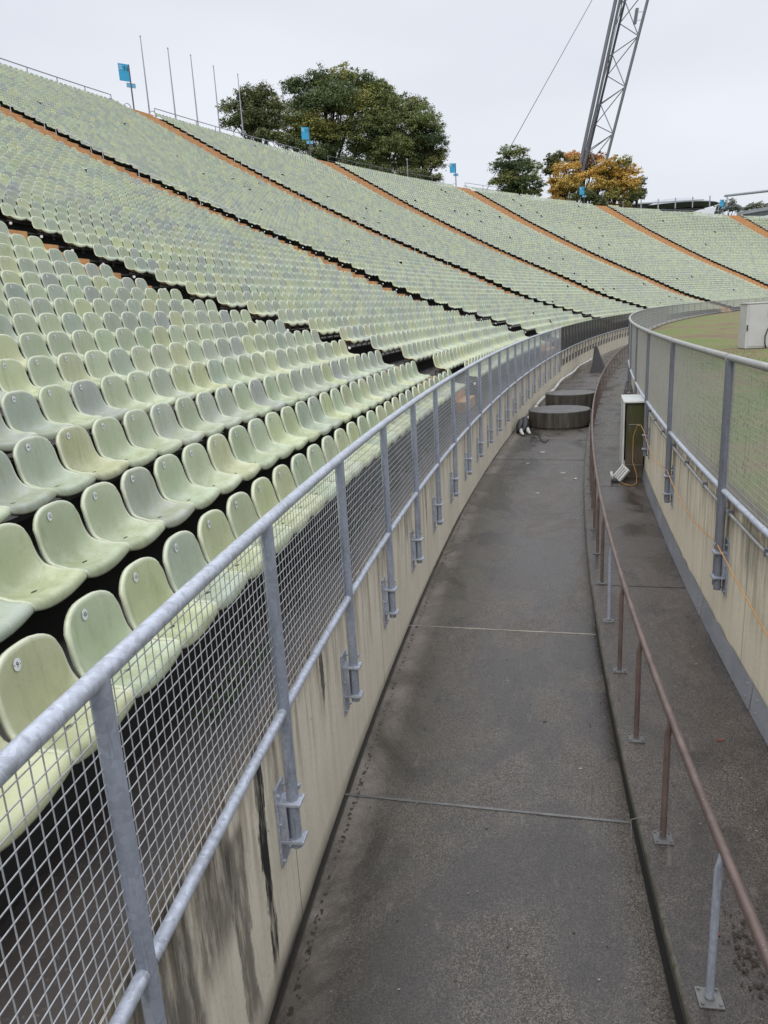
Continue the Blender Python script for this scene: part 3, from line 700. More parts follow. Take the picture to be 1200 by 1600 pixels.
# old dark fence continuing
fo = empty('mesh_fence', P(SE, 0, ZBOT), 'old dark rusty mesh fence farther along the left wall top', 'fence')
mb = MB(); mb.tube([P(q, 0, ZTOP) for q in np.arange(SE + .05, 66, 1)], .022, 8); mb.build('top_rail', M['post_old'], fo, smooth=True)
mb = MB(); mb.tube([P(q, 0, ZBOT) for q in np.arange(SE + .05, 66, 1)], .022, 8); mb.build('bottom_rail', M['galv'], fo, smooth=True)
s = SE + .05
while s < 66:
    mb = MB(); mb.tube([P(s, 0, -2.55), P(s, 0, ZTOP)], .024, 6); mb.box(V3(s, -.06, -2.45), (.03, 0, 0), (0, .03, 0), (0, 0, .17)); mb.build('post', M['post_old'], fo)
    mesh_bay(s, s + 1.2, -.02, ZBOT + .01, ZTOP - .02, .085, .085, .0075, M['wire_dark'], fo); s += 1.2
# right fence
fr = empty('mesh_fence', P(3.75, 2.8922, -1.62), 'grey tube and fine wire mesh fence between walkway and grass field', 'fence')
ZRT, ZRB = -.4954, -1.6162; SR, SR0 = 3.1917, 6.9406
k = -2
while SR0 + SR * k < 150:
    sp = SR0 + SR * k; sn = sp + SR; det = k < 4
    for off in ((-.035, .035) if k <= 2 else (0,)):
        if off < 0 or k > 2: add_post(sp + off, 2.8922, ZRT - .0, -2.52, -2.17, -2.40, -2.56, -2.05, .036 if k <= 2 else .03, 2.96, fr, -1, M['post_dark'], M['post'], det)
        else:
            mb = MB(); mb.tube([P(sp + off, 2.8922, -2.5), P(sp + off, 2.8922, ZRT - .03)], .034, 14); mb.build('post', M['post_dark'], fr, smooth='auto')
    b = MB(); g = .075 if k <= 2 else 0
    top = [V3(sp + g + (SR - g * .6) * a / 6, 2.8922, ZRT) for a in range(7)]
    if k <= 1:       # the far end of each near frame bends down into its post
        top += [V3(sn - .045, 2.8922, ZRT - .012), V3(sn - .035, 2.8922, ZRT - .05)]
    b.tube(top, .033, 14); b.build('top_rail', M['rail_grey'], fr, smooth='auto')
    b = MB(); b.tube([P(sp + .03 + (SR - .05) * a / 3, 2.8922, ZRB) for a in range(4)], .027, 12); b.build('bottom_rail', M['galv'], fr, smooth='auto')
    if k < 8: mesh_bay(sp + .04, sn - .04, 2.905, ZRB, ZRT, .033 if k < 3 else .05, .052, 0.0025 if k < 3 else .0034, M['wire_tan'], fr, .010 if k < 3 else 0, 4)
    else: mesh_bay(sp, sn, 2.905, ZRB, ZRT, .16, .16, .010, M['rail_grey'], fr)
    k += 1

# ------------------------------------------------------------------ brown handrail along the kerb
hr = empty('handrail', P(3.08, 2.03, ZW), 'brown painted tubular handrail along the walkway kerb', 'railing')
HZ = ZW + .7984
mb = MB(); mb.tube([P(q, 2.049, HZ) for q in np.arange(-2, 62, .5)], .0235, 14); mb.build('rail', M['brown'], hr, smooth='auto')
mb = MB(); mb.tube([P(q, 2.049, HZ - .055) for q in np.arange(-2, 62, .5)], .007, 6)
mb.build('lower_strip', M['brown'], hr, smooth=True)
k = -3
while 3.08 + 1.115 * k < 60:
    s = 3.08 + 1.115 * k; zn = k in (0, 4); mb = MB(); det = k < 12
    mb.tube([P(s, 2.03, ZW + .012), P(s, 2.03, HZ - .10), P(s, 2.045, HZ - .02)], .021, 12 if det else 6)
    po = mb.build('post', M['post'] if zn else M['brown'], hr, smooth='auto')
    if zn: po['label'] = 'bare galvanised post'
    if k < 20:
        b = MB(); t = th(s); al = Vector((math.sin(t), math.cos(t), 0)); ac = Vector((math.cos(t), -math.sin(t), 0)); b.bbox(V3(s, 2.03, ZW) + Vector((0, 0, .006)), al * .062, ac * .062, (0, 0, .005), .002)
        if det:
            for i in (-1, 1):
                for j in (-1, 1): c = V3(s, 2.03, ZW) + al * .045 * i + ac * .045 * j; b.tube([c + Vector((0, 0, .01)), c + Vector((0, 0, .022))], .0085, 6)
            b.tube([V3(s, 2.03, ZW) + Vector((0, 0, .01)), V3(s, 2.03, ZW) + Vector((0, 0, .02))], .027, 12)
        b.build('base_plate', M['jnt'] if zn else M['post_old'], po)
    k += 1
# thin grey wire hanging over the kerb by the third post
mb = MB(); mb.tube([P(4.30, 2.0, ZW + .015), P(4.34, 1.93, ZW + .04), P(4.36, 1.87, ZW + .0), P(4.30, 1.865, ZW - .06), P(4.2, 1.895, zd(4.2) + .01)], .003, 6)
tag(mb.build('loose_wire', M['jnt'], smooth=True), 'thin grey wire looping over the kerb beside a brown handrail post', 'wire')

# ------------------------------------------------------------------ round covers in the ditch
def round_cover(s, d, r, h, label):
    c = V3(s, d, ZD); e = empty('round_cover', c, label, 'concrete cover', 'round concrete covers'); n = 56
    mb = MB(); ring = lambda rr, z: [(c.x + rr * math.cos(a), c.y + rr * math.sin(a), c.z + z) for a in np.linspace(0, 2 * math.pi, n, endpoint=False)]
    lv = [ring(r * .97, .0), ring(r * .97, .05), ring(r, .06), ring(r, h - .02), ring(r - .015, h - .003)]; V = sum(lv, [])
    mb.add(V, [(j * n + i, j * n + (i + 1) % n, (j + 1) * n + (i + 1) % n, (j + 1) * n + i) for j in range(4) for i in range(n)]); mb.build('drum', M['cover_side'], e)
    mb = MB(); V = ring(r - .015, h - .003) + ring(r * .5, h + .008) + [(c.x, c.y, c.z + h + .012)]
    mb.add(V, [(i, (i + 1) % n, n + (i + 1) % n, n + i) for i in range(n)] + [(n + i, n + (i + 1) % n, 2 * n) for i in range(n)]); mb.build('lid', M['cover_top'], e)
round_cover(21.62, 1.08, .84 * S, .47 * S, 'low round concrete drum in the ditch, the nearer of two')
round_cover(25.55, 1.12, .80 * S, .49 * S, 'low round concrete drum in the ditch, behind the nearer one')
# white pipe along the left wall foot
mb = MB(); mb.tube([P(q, .12 + .05 * math.sin(q * .9), ZD + .12 + (q - 21) * .004) for q in np.arange(21.4, 45, .6)], .062, 10)
e = empty('drain_pipe', P(21.4, .12, ZD), 'dirty white pipe laid along the foot of the left wall', 'pipe'); mb.build('pipe', M['whitepipe'], e, smooth=True)
mb = MB()
for q in np.arange(22.6, 44, 2.3): mb.tube([P(q, .12 + .05 * math.sin(q * .9), ZD + .12 + (q - 21) * .004), P(q + .12, .12 + .05 * math.sin(q * .9 + .1), ZD + .12 + (q - 21) * .004)], .074, 10)
mb.build('sleeve', M['rail_grey'], e)
# black bagged thing with white feet at the pipe's end
e = empty('black_bag', P(20.9, .25, ZD), 'black bundle with white shoe-like ends lying at the end of the white pipe', 'bundle')
mb = MB()
mb.tube([P(21.5, .14, ZD + .13), P(21.15, .18, ZD + .22), P(20.85, .22, ZD + .20), P(20.55, .24, ZD + .12), P(20.35, .22, ZD + .06)], [.09, .13, .14, .11, .07], 10)
mb.tube([P(20.7, .12, ZD + .28), P(20.45, .12, ZD + .17), P(20.3, .12, ZD + .03)], [.08, .11, .08], 8); mb.build('body', M['black'], e, smooth=True)
for (a, b_) in ((20.02, .18), (20.2, .34)):
    mb = MB(); mb.tube([P(a + .26, b_, ZD + .11), P(a + .12, b_ + .02, ZD + .06), P(a - .04, b_ + .07, ZD + .045), P(a - .12, b_ + .10, ZD + .04)], [.045, .055, .045, .025], 8); mb.build('white_end', M['white'], e, smooth=True)
mb = MB(); mb.tube([P(20.6, .4, ZD + .12), P(20.3, .62, ZD + .10), P(19.6, .72, ZD + .02), P(19.0, .84, ZD + .012), P(18.9, .92, ZD + .012), P(19.2, .98, ZD + .012)], .011, 6)
tag(mb.build('hose', M['black'], smooth=True), 'thin dark hose curling on the ditch floor before the round cover', 'hose')
# far dark board leaning across the ditch
e = empty('leaning_board', P(40, 1.0, ZD), 'dark board propped against the left wall far down the ditch', 'board')
mb = MB(); a, b_, c, d = V3(39.0, 1.45, ZD), V3(40.4, 1.36, ZD), V3(40.9, .72, ZD + 1.14), V3(39.3, .98, ZD + 1.18); n_ = (b_ - a).cross(d - a).normalized() * .05
mb.add([a, b_, c, d, a + n_, b_ + n_, c + n_, d + n_], [(0, 1, 2, 3), (4, 7, 6, 5), (0, 4, 5, 1), (1, 5, 6, 2), (2, 6, 7, 3), (3, 7, 4, 0)]); mb.build('panel', M['slab'], e)
p0, p1 = V3(39.0, .72, ZD), V3(40.6, .62, ZD); mb = MB(); dn = Vector((0, 0, -.02)); mb.add([a + dn, b_ + dn, c + dn * 2, d + dn * 2, p0, p1], [(0, 3, 4), (1, 5, 2), (3, 2, 5, 4), (0, 4, 5, 1)]); mb.build('side', M['black'], e)

# ------------------------------------------------------------------ pillar with white sheet and lamp, orange cable
t = th(14.7); al = Vector((math.sin(t), math.cos(t), 0)); ac = Vector((math.cos(t), -math.sin(t), 0))
hp = (-1.74 - ZW) * S
e = empty('concrete_pillar', P(14.7, 2.78, ZW), 'mossy square concrete pillar against the right wall, capped by white sheet', 'pillar')
mb = MB(); mb.bbox((0, 0, hp / 2), ac * .155 * S, al * .5 * S, (0, 0, hp / 2), .01); pb_ = mb.build('block', M['pillar']); pb_.parent = e
c0 = V3(14.7, 2.78, ZW)
mb = MB(); mb.bbox(c0 + Vector((0, 0, hp + .018)) - ac * .01, ac * .20 * S, al * .54 * S, (0, 0, .016), .005)
mb.bbox(c0 + Vector((0, 0, hp * .56)) - ac * .195 * S, ac * .016, al * .53 * S, (0, 0, hp * .45), .005)
mb.bbox(c0 + Vector((0, 0, .26)) - ac * .185 * S - al * .47 * S, ac * .03, al * .02, (0, 0, .12), .004)
mb.build('white_sheet', M['white'], e)
mb = MB(); mb.box(c0 + Vector((0, 0, hp * .72)) - al * .505 * S, ac * .12, al * .006, (0, 0, .006)); mb.box(c0 + Vector((0, 0, hp * .19)) - al * .503 * S, ac * .155 * S, al * .004, (0, 0, .004)); mb.build('joint_line', M['jpale'], e)
e = empty('floodlight', P(13.95, 2.5, ZW), 'white floodlight fitting standing on the walkway at the pillar foot', 'floodlight')
c1 = V3(14.0, 2.50, ZW); 
mb = MB(); u1 = (ac * .6 + Vector((0, 0, 1)) * .8).normalized(); n1 = (-ac * .6 + Vector((0, 0, .5)) - al * .6).normalized(); w1 = u1.cross(n1).normalized(); n1 = w1.cross(u1)
mb.bbox(c1 + ac * .07 + Vector((0, 0, .17)), u1 * .15, w1 * .12, n1 * .03, .012); mb.build('housing', M['white'], e)
mb = MB()
for q in (-.06, 0, .06): mb.bbox(c1 + ac * .07 + Vector((0, 0, .17)) + w1 * q + n1 * .038, u1 * .13, w1 * .007, n1 * .008, .003)
mb.build('fin', M['cab2'], e)
mb = MB(); mb.tube([c1 - ac * .13 + Vector((0, 0, .20)), c1 - ac * .10 + Vector((0, 0, .025))], .028, 10); mb.build('tube_arm', M['white'], e, smooth=True)
mb = MB(); mb.bbox(c1 + ac * .0 + Vector((0, 0, .02)), ac * .13, al * .09, (0, 0, .018), .004); mb.build('base', M['black'], e)
def sag(a, b, dz, n=8): a, b = Vector(a), Vector(b); return [a.lerp(b, i / n) - Vector((0, 0, dz * 4 * (i / n) * (1 - i / n))) for i in range(n + 1)]
pts = sag(P(2.6, 2.915, -2.86), P(3.75, 2.89, -2.55), .02) + sag(P(3.8, 2.915, -2.50), P(6.9, 2.87, -2.10), .04) + sag(P(7.0, 2.89, -2.10), P(10.1, 2.87, -2.08), .16) + sag(P(10.2, 2.87, -2.08), P(13.25, 2.86, -2.10), .16)
pts += [V3(13.6, 2.84, -2.06), V3(13.95, 2.80, -2.10), V3(13.98, 2.74, -2.3), V3(13.98, 2.74, -2.75), V3(13.95, 2.82, -3.0), V3(13.75, 2.80, ZW + .015), V3(13.6, 2.72, ZW + .014), V3(13.7, 2.6, ZW + .014), V3(13.88, 2.54, ZW + .02)]
mb = MB(); mb.tube(pts, .006, 6); tag(mb.build('power_cable', M['cable_o'], smooth=True), 'thin orange power cable strung along the right wall down to the floodlight', 'cable')
# leaning brown panel behind the pillar
mb = MB(); a, b_, c, d = V3(16.6, 2.66, ZW + .01), V3(25.0, 2.72, ZW + .01), V3(25.0, 2.93, ZW + .95), V3(17.2, 2.93, ZW + 1.05); n_ = Vector((-.03, 0, .01))
mb.add([a, b_, c, d, a + n_, b_ + n_, c + n_, d + n_], [(0, 1, 2, 3), (4, 7, 6, 5), (0, 4, 5, 1), (1, 5, 6, 2), (2, 6, 7, 3), (3, 7, 4, 0)])
M['brownb'] = simple('brown_board', (.085, .062, .055), .6, 0, .25, 2)
tag(mb.build('brown_board', M['brownb']), 'long dull brown panel leaning on the right wall beyond the pillar', 'panel')
# litter: white scraps and leaves on the ditch floor
for (s, d, a, b_) in ((15.3, 1.5, .10, .03), (14.8, 1.75, .05, .04), (13.6, 1.1, .06, .03), (17.6, .95, .12, .02), (16.3, .75, .07, .02)):
    mb = MB(); n = 7; c = V3(s, d, ZD + .004); mb.add([c + Vector((a * random.uniform(.5, 1) * math.cos(q), b_ * 2 * random.uniform(.5, 1) * math.sin(q), random.uniform(.0, .012))) for q in np.linspace(0, 6.28, n, endpoint=False)], [tuple(range(n))])
    tag(mb.build('paper_scrap', M['white']), 'small white paper scrap stuck to the wet ditch floor before the round covers', 'litter', 'paper scraps in the ditch')
M['leafd'] = simple('dead_leaf', (.03, .02, .014), .8); M['leafr'] = simple('red_leaf', (.14, .035, .02), .7)
for (s, d, r, m_, lab) in ((5.35, 2.62, .018, 'leafr', 'small reddish leaf on the walkway near the right wall'), (3.47, 2.16, .014, 'leafr', 'tiny red leaf on the walkway by a handrail post')):
    mb = MB(); c = V3(s, d, ZW + .004); mb.add([c + Vector((r * 1.6 * math.cos(q), r * math.sin(q), random.uniform(0, .006))) for q in np.linspace(0, 6.28, 8, endpoint=False)], [tuple(range(8))]); tag(mb.build('fallen_leaf', M[m_]), lab, 'leaf')
# debris specks
mb = MB()
for _ in range(420):
    s = random.uniform(2.4, 14); d = random.uniform(.0, 2.9); z = zd(s) if d < 1.9 else ZW
    if 1.88 < d < 1.95: continue
    c = V3(s, d, z) + Vector((0, 0, .003)); r = random.uniform(.002, .007) * (2 if random.random() < .06 else 1); q0 = random.random() * 6
    mb.add([c + Vector((r * 1.7 * math.cos(q + q0), r * math.sin(q + q0), random.uniform(0, .004))) for q in (0, 1.5, 3.1, 4.6)], [(0, 1, 2, 3)], random.choice((0, 0, 1)))
o = mb.build('grit', [M['leafd'], M['jpale']]); o['kind'] = 'stuff'; tag(o, 'dark and pale grit and leaf crumbs scattered on the wet concrete', 'grit')
mb = MB()
for _ in range(70):
    c = V3(3.35 + random.gauss(0, .16), 2.27 + random.gauss(0, .035), ZW) + Vector((0, 0, .006)); r = random.uniform(.006, .014)
    mb.add([c + Vector((r * math.cos(q), r * math.sin(q), random.uniform(0, .008))) for q in (0, 1.3, 2.6, 4, 5.2)], [(0, 1, 2, 3, 4)])
o = mb.build('moss_clump', M['leafd']); o['kind'] = 'stuff'; tag(o, 'dark moss crumbs on the walkway beside the galvanised handrail post', 'moss')
# moss along the foot of the front seats
mb = MB()
for _ in range(1500):
    s = random.uniform(3.1, 11) ; d = -.30 - abs(random.gauss(0, .10)); c = V3(s, max(d, -.57), -1.95) + Vector((0, 0, .004)); r = random.uniform(.006, .02)
    if (math.sin(s * 2.1) + math.sin(s * 5.3)) < -.2: continue
    q0 = random.random() * 6; mb.add([c + Vector((r * math.cos(q + q0), r * math.sin(q + q0), random.uniform(0, .03))) for q in (0, 1.5, 3, 4.5)], [(0, 1, 2, 3)])
o = mb.build('moss', M['moss']); o['kind'] = 'stuff'; tag(o, 'green moss growing on the dark floor under the first row of seats', 'moss')

# ------------------------------------------------------------------ field: cabinet, weeds
c = V3(27.5, 6.4, ZF)
e = empty('electrical_cabinet', c, 'light grey metal cabinet standing on the grass at the right edge', 'cabinet')
X, Y = Vector((1, -.10, 0)).normalized(), Vector((.10, 1, 0)).normalized(); H = 1.42 * S; c = Vector((13.75, 28.15, c.z)); e.location = c
mb = MB(); mb.bbox(c + X * .75 + Y * .35 + Vector((0, 0, H / 2 + .02)), X * .75, Y * .35, (0, 0, H / 2), .012); mb.build('housing', M['cab'], e)
mb = MB(); mb.bbox(c + X * .70 - Y * .008 + Vector((0, 0, H / 2 + .02)), X * .62, Y * .012, (0, 0, H * .46), .006); mb.build('door', M['cab'], e)
mb = MB(); mb.bbox(c + X * .035 - Y * .02 + Vector((0, 0, H * .48)), X * .02, Y * .02, (0, 0, .10), .006); mb.build('handle', M['black'], e)
mb = MB(); mb.bbox(c + X * .95 - Y * .022 + Vector((0, 0, H * .80)), X * .22, Y * .01, (0, 0, .17), .004); mb.build('vent_panel', M['cab2'], e)
mb = MB(); mb.bbox(c + X * .75 + Y * .35 + Vector((0, 0, H + .04)), X * .78, Y * .38, (0, 0, .02), .006); mb.build('roof', M['cab'], e)
mb = MB(); q = c + X * .72 - Y * .1; mb.tube([q + Vector((0, 0, .0)), q + X * -.05 + Vector((0, 0, .2)), q + X * -.06 + Vector((0, 0, .45)), q + X * .02 + Vector((0, 0, .7)), q + X * .2 + Y * .08 + Vector((0, 0, .85))], .022, 8)
tag(mb.build('supply_hose', M['black'], smooth=True), 'black hose arching up to the grey cabinet on the field', 'hose')
mb = MB()
for _ in range(14000):
    s = 3 + (random.random() ** 1.4) * 26; d = 3.14 + random.random() * 4.5
    cl_ = math.sin(s * 1.7 + d * 2) + math.sin(d * 3.1 - s * .9) + .8 * math.sin(s * .6)
    hgt = .02 + .05 * random.random()
    if cl_ < .5 and random.random() < .8: continue
    if 5.2 < s < 9.5 and 3.15 < d < 4.2 and cl_ > .2: hgt *= 3
    c = V3(s, d, ZF); a = random.random() * 6.28; w = .004 + .004 * random.random(); dx = Vector((math.cos(a), math.sin(a), 0)); ln = Vector((random.gauss(0, .3), random.gauss(0, .3), 0)) * hgt
    mb.add([c - dx * w, c + dx * w, c + ln + Vector((0, 0, hgt))], [(0, 1, 2)], 0)
o = mb.build('grass', M['blade']); o['kind'] = 'stuff'; tag(o, 'sparse green grass growing behind the right mesh fence', 'grass')

# ------------------------------------------------------------------ rim: railings, signs, flagpoles
RD = -41.0
def rim_rail(s0, s1, lab, m='flag'):
    RIMZ = rimz((s0 + s1) / 2)
    e = empty('rim_railing', P(s0, RD, RIMZ), lab, 'railing', 'railings along the rim'); zt = RIMZ + 1.55; mb = MB()
    ss = list(np.arange(s0, s1, 2.0)) + [s1]
    mb.tube([P(s0, RD, RIMZ + .9)] + [P(q, RD, zt) for q in ss] + [P(s1, RD, RIMZ + .9)], .045, 6); mb.build('top_rail', M[m], e)
    mb = MB(); mb.tube([P(q, RD, zt - .5) for q in ss], .03, 5); mb.build('middle_rail', M[m], e)
    for q in np.linspace(s0, s1, max(2, int(round((s1 - s0) / 2.2)))): mb = MB(); mb.tube([P(q, RD, RIMZ - .1), P(q, RD, zt)], .045, 6); mb.build('post', M[m], e)
    mb = MB()
    for q in np.arange(s0, s1, .30): mb.tube([P(q, RD, RIMZ), P(q, RD, zt - .5)], .007, 3, caps=False)
    for z in np.arange(.2, 1.0, .2): mb.tube([P(q, RD, RIMZ + z) for q in np.linspace(s0, s1, 8)], .007, 3, caps=False)
    mb.build('mesh_infill', M[m], e)
rim_rail(38, 54.8, 'thin grey rim railing left of the N sign at the upper left')
rim_rail(59.2, 78.0, 'thin grey rim railing running behind the flagpoles')
rim_rail(82.5, 104.0, 'thin dark rim railing in front of the big trees', 'mast')
rim_rail(108.4, 116, 'short grey rim railing right of the P sign')
rim_rail(138.5, 162, 'faint rim railing in front of the distant pavilion roof')
def loop(s, lab):
    RIMZ = rimz(s)
    mb = MB(); a = []
    for k in range(9): q = math.pi * k / 8; a.append(P(s - .33 * math.cos(q), RD + .5, RIMZ + .75 + .33 * math.sin(q)))
    mb.tube([P(s - .33, RD + .5, RIMZ)] + a + [P(s + .33, RD + .5, RIMZ)], .035, 6); tag(mb.build('tube_hoop', M['flag'], smooth=True), lab, 'hoop barrier', 'hoops at the stair tops')
loop(54.3, 'small tube hoop at the right end of the upper left railing'); loop(55.9, 'small tube hoop just left of the N sign pole'); loop(58.5, 'small tube hoop just left of the nearest flagpole')
loop(105.6, 'small tube hoop left of the P sign pole'); loop(107.9, 'small tube hoop at the top of the fifth orange stair'); loop(136.4, 'small tube hoop beside the right foot of the mast')
def sign(s, letter, hgt, lab, d=RD, yaw=0):
    RIMZ = rimz(s)
    base = V3(s, d, RIMZ); e = empty('letter_sign', base, lab, 'sign', 'blue letter signs on the rim'); t = th(s) + yaw
    n = Vector((math.cos(t), -math.sin(t), 0)); r = Vector((math.sin(t), math.cos(t), 0))       # r: to the viewer's right
    mb = MB(); mb.tube([base - Vector((0, 0, .1)), base + Vector((0, 0, hgt))], .075, 10); mb.build('pole', M['pole'], e, smooth='auto')
    W, Hh = 1.0, 1.5; c = base + Vector((0, 0, hgt - Hh / 2)) - r * (W / 2 + .06)
    mb = MB(); mb.bbox(c, r * W / 2, n * .03, (0, 0, Hh / 2), .01); bo = mb.build('board', M['blue'], e)
    mb = MB(); g = glyph(letter); sc = .62; o_ = c + r * (W / 2 - .48) + Vector((0, 0, Hh / 2 - .62)) + n * .036
    mb.add([o_ + r * p[0] * sc + Vector((0, 0, p[1] * sc)) for p in g[0]], g[1]); mb.build('letter', M['ink'], bo)
    mb = MB()
    for k in range(3): mb.box(c - r * .29 + Vector((0, 0, Hh / 2 - .20 - .13 * k)) + n * .034, r * (.16, .12, .14)[k], n * .003, (0, 0, .022))
    mb.build('small_lines', M['stk'], bo)
    c2 = base + Vector((0, 0, hgt - Hh - .32)) - r * .02; mb = MB(); mb.bbox(c2 - r * .22, r * .2, n * .025, (0, 0, .2), .008); mb.bbox(c2 + r * .28, r * .2, n * .025, (0, 0, .2), .008); mb.build('small_plate', M['lblue'], e)
M['lblue'] = simple('pale_blue_plate', (.16, .42, .62), .5, 0, .1, 1)
sign(57.0, 'N', 5.0, 'blue sign with letter N on a dark pole, nearest on the rim', yaw=.45)
sign(79.7, 'O', 4.7, 'blue sign with letter O in front of the big green tree', yaw=.6)
sign(106.5, 'P', 4.6, 'blue sign with letter P against open sky between the trees', yaw=.6)
sign(135.2, 'Q', 4.7, 'blue sign with letter Q between the legs of the lattice mast', yaw=.45)
sign(168.9, 'R', 5.2, 'blue sign with letter R at the far right rim', yaw=.3)
mb = MB(); 
for j, (s, dd, z) in enumerate(((73.2, RD - .6, 1.7),)):
    e = empty('small_blue_plate', P(s, dd, RIMZ), 'small blue plate on a stick behind the rim railing near the flagpoles', 'sign'); mb = MB(); mb.tube([P(s, dd, RIMZ), P(s, dd, RIMZ + 1.7)], .03, 6); mb.build('stick', M['flag'], e)
FL = ((59.0, 7.25, 'nearest and tallest-looking of the flagpoles, beside the N sign'), (61.9, 7.2, 'second flagpole from the left'), (64.5, 7.4, 'third flagpole from the left, middle of the five'), (67.2, 7.2, 'fourth flagpole from the left, by the dark tree'), (70.3, 7.3, 'fifth flagpole, in front of the dark tree'))
for s, h, lab in FL:
    e = empty('flagpole', P(s, RD - .4, RIMZ), 'bare grey flagpole, ' + lab, 'flagpole', 'bare flagpoles on the rim')
    mb = MB(); b0 = V3(s, RD - .4, RIMZ); mb.tube([b0, b0 + Vector((0, 0, h * S * .5)), b0 + Vector((0, 0, h * S))], [.085, .07, .045], 8); mb.build('pole', M['flag'], e, smooth='auto')
    mb = MB(); mb.tube([b0 + Vector((0, 0, h * S)), b0 + Vector((0, 0, h * S + .12))], [.08, .06], 8); mb.build('cap', M['flag'], e)
for s, h, lab in ((96.8, 3.6, 'short pale pole before the big trees'), (144.5, 2.6, 'short thin pole before the pavilion roof')):
    e = empty('thin_pole', P(s, RD, rimz(s)), lab + ' on the rim', 'pole'); mb = MB(); b0 = V3(s, RD, rimz(s)); mb.tube([b0, b0 + Vector((0, 0, h))], .06, 8); mb.build('pole', M['flag'], e); mb = MB(); mb.bbox(b0 + Vector((0, 0, h + .1)), (.12, 0, 0), (0, .1, 0), (0, 0, .1), .02); mb.build('head', M['flag'], e)

# ------------------------------------------------------------------ lattice mast with stay cable
def ev(x, y, z): return Vector((x * S, y * S, z * S + CZ))
e = empty('lattice_mast', ev(44, 169, RIMZ - 3), 'tall leaning grey steel lattice mast rising out of the picture', 'mast')
A0, A1 = ev(43.4, 169.6, 19.6), ev(51.38, 167.29, 57.56)      # left tube
B0, B1 = ev(45.3, 174.0, 19.2), ev(54.3, 171.0, 58.2)       # rear dark chord
C0, C1 = ev(48.0, 168.28, 19.2), ev(57.08, 165.43, 56.61)      # right tube
def chord(a, b, r, m, nm, n=10):
    d = b - a; mb = MB(); mb.tube([a - d * .12, b + d * .45], r, n); mb.build(nm, m, e, smooth='auto')
chord(A0, A1, .42, M['mast'], 'main_tube', 14); sh_ = Vector((1.15, .9, -.2)); chord(A0 + sh_, A1 + sh_, .30, M['mast'], 'side_tube', 12)
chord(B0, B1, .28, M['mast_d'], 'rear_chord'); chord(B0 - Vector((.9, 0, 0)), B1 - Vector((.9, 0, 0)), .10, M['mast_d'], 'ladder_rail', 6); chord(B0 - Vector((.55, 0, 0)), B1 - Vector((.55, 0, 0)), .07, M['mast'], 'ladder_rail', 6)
chord(C0, C1, .33, M['mast'], 'main_tube', 14)
NB = [.0, .163, .38, .605, .84, 1.08, 1.33]
for j in range(len(NB) - 1):
    q0, q1 = NB[j], NB[j + 1]; c = C0.lerp(C1, q0); c2 = C0.lerp(C1, q1); m0 = A0.lerp(A1, (q0 + q1) / 2 + .02) + sh_; mB = B0.lerp(B1, (q0 + q1) / 2 + .05); mA = B0.lerp(B1, (q0 + q1) / 2 - .05)
    for a, b in ((c2, mB), (c2, mA), (c, mB), (c, mA), (c2, A0.lerp(A1, q1 - .09) + sh_), (A0.lerp(A1, q0 + .03) + sh_, mB), (A0.lerp(A1, q1) + sh_, mA)):
        mb = MB(); mb.tube([a, b], .11, 6); mb.build('brace', M['mast'], e)
mb = MB(); c = C0.lerp(C1, .93) - Vector((1.7, 0, 0)); ax = (C1 - C0).normalized(); ax2 = (ax + Vector((0, 0, .8))).normalized(); mb.bbox(c, ax2 * 1.55, Vector((.33, 0, 0)), (0, .25, 0), .04); mb.build('antenna_box', M['mast'], e)
mb = MB(); 
for q in (-.8, .8): mb.tube([c + ax2 * q, c + ax2 * q + Vector((1.7, 0, 0))], .05, 5)
mb.build('antenna_arm', M['mast'], e)
c = ev(31.5, 172.14, 33.51); d_ = ev(47.05, 168.56, 58.23); v_ = d_ - c
mb = MB(); mb.tube([c - v_ * .58, d_ + v_ * .35], .075, 6); tag(mb.build('stay_cable', M['mast'], smooth=True), 'thin steel stay cable slanting down left from the lattice mast', 'cable')

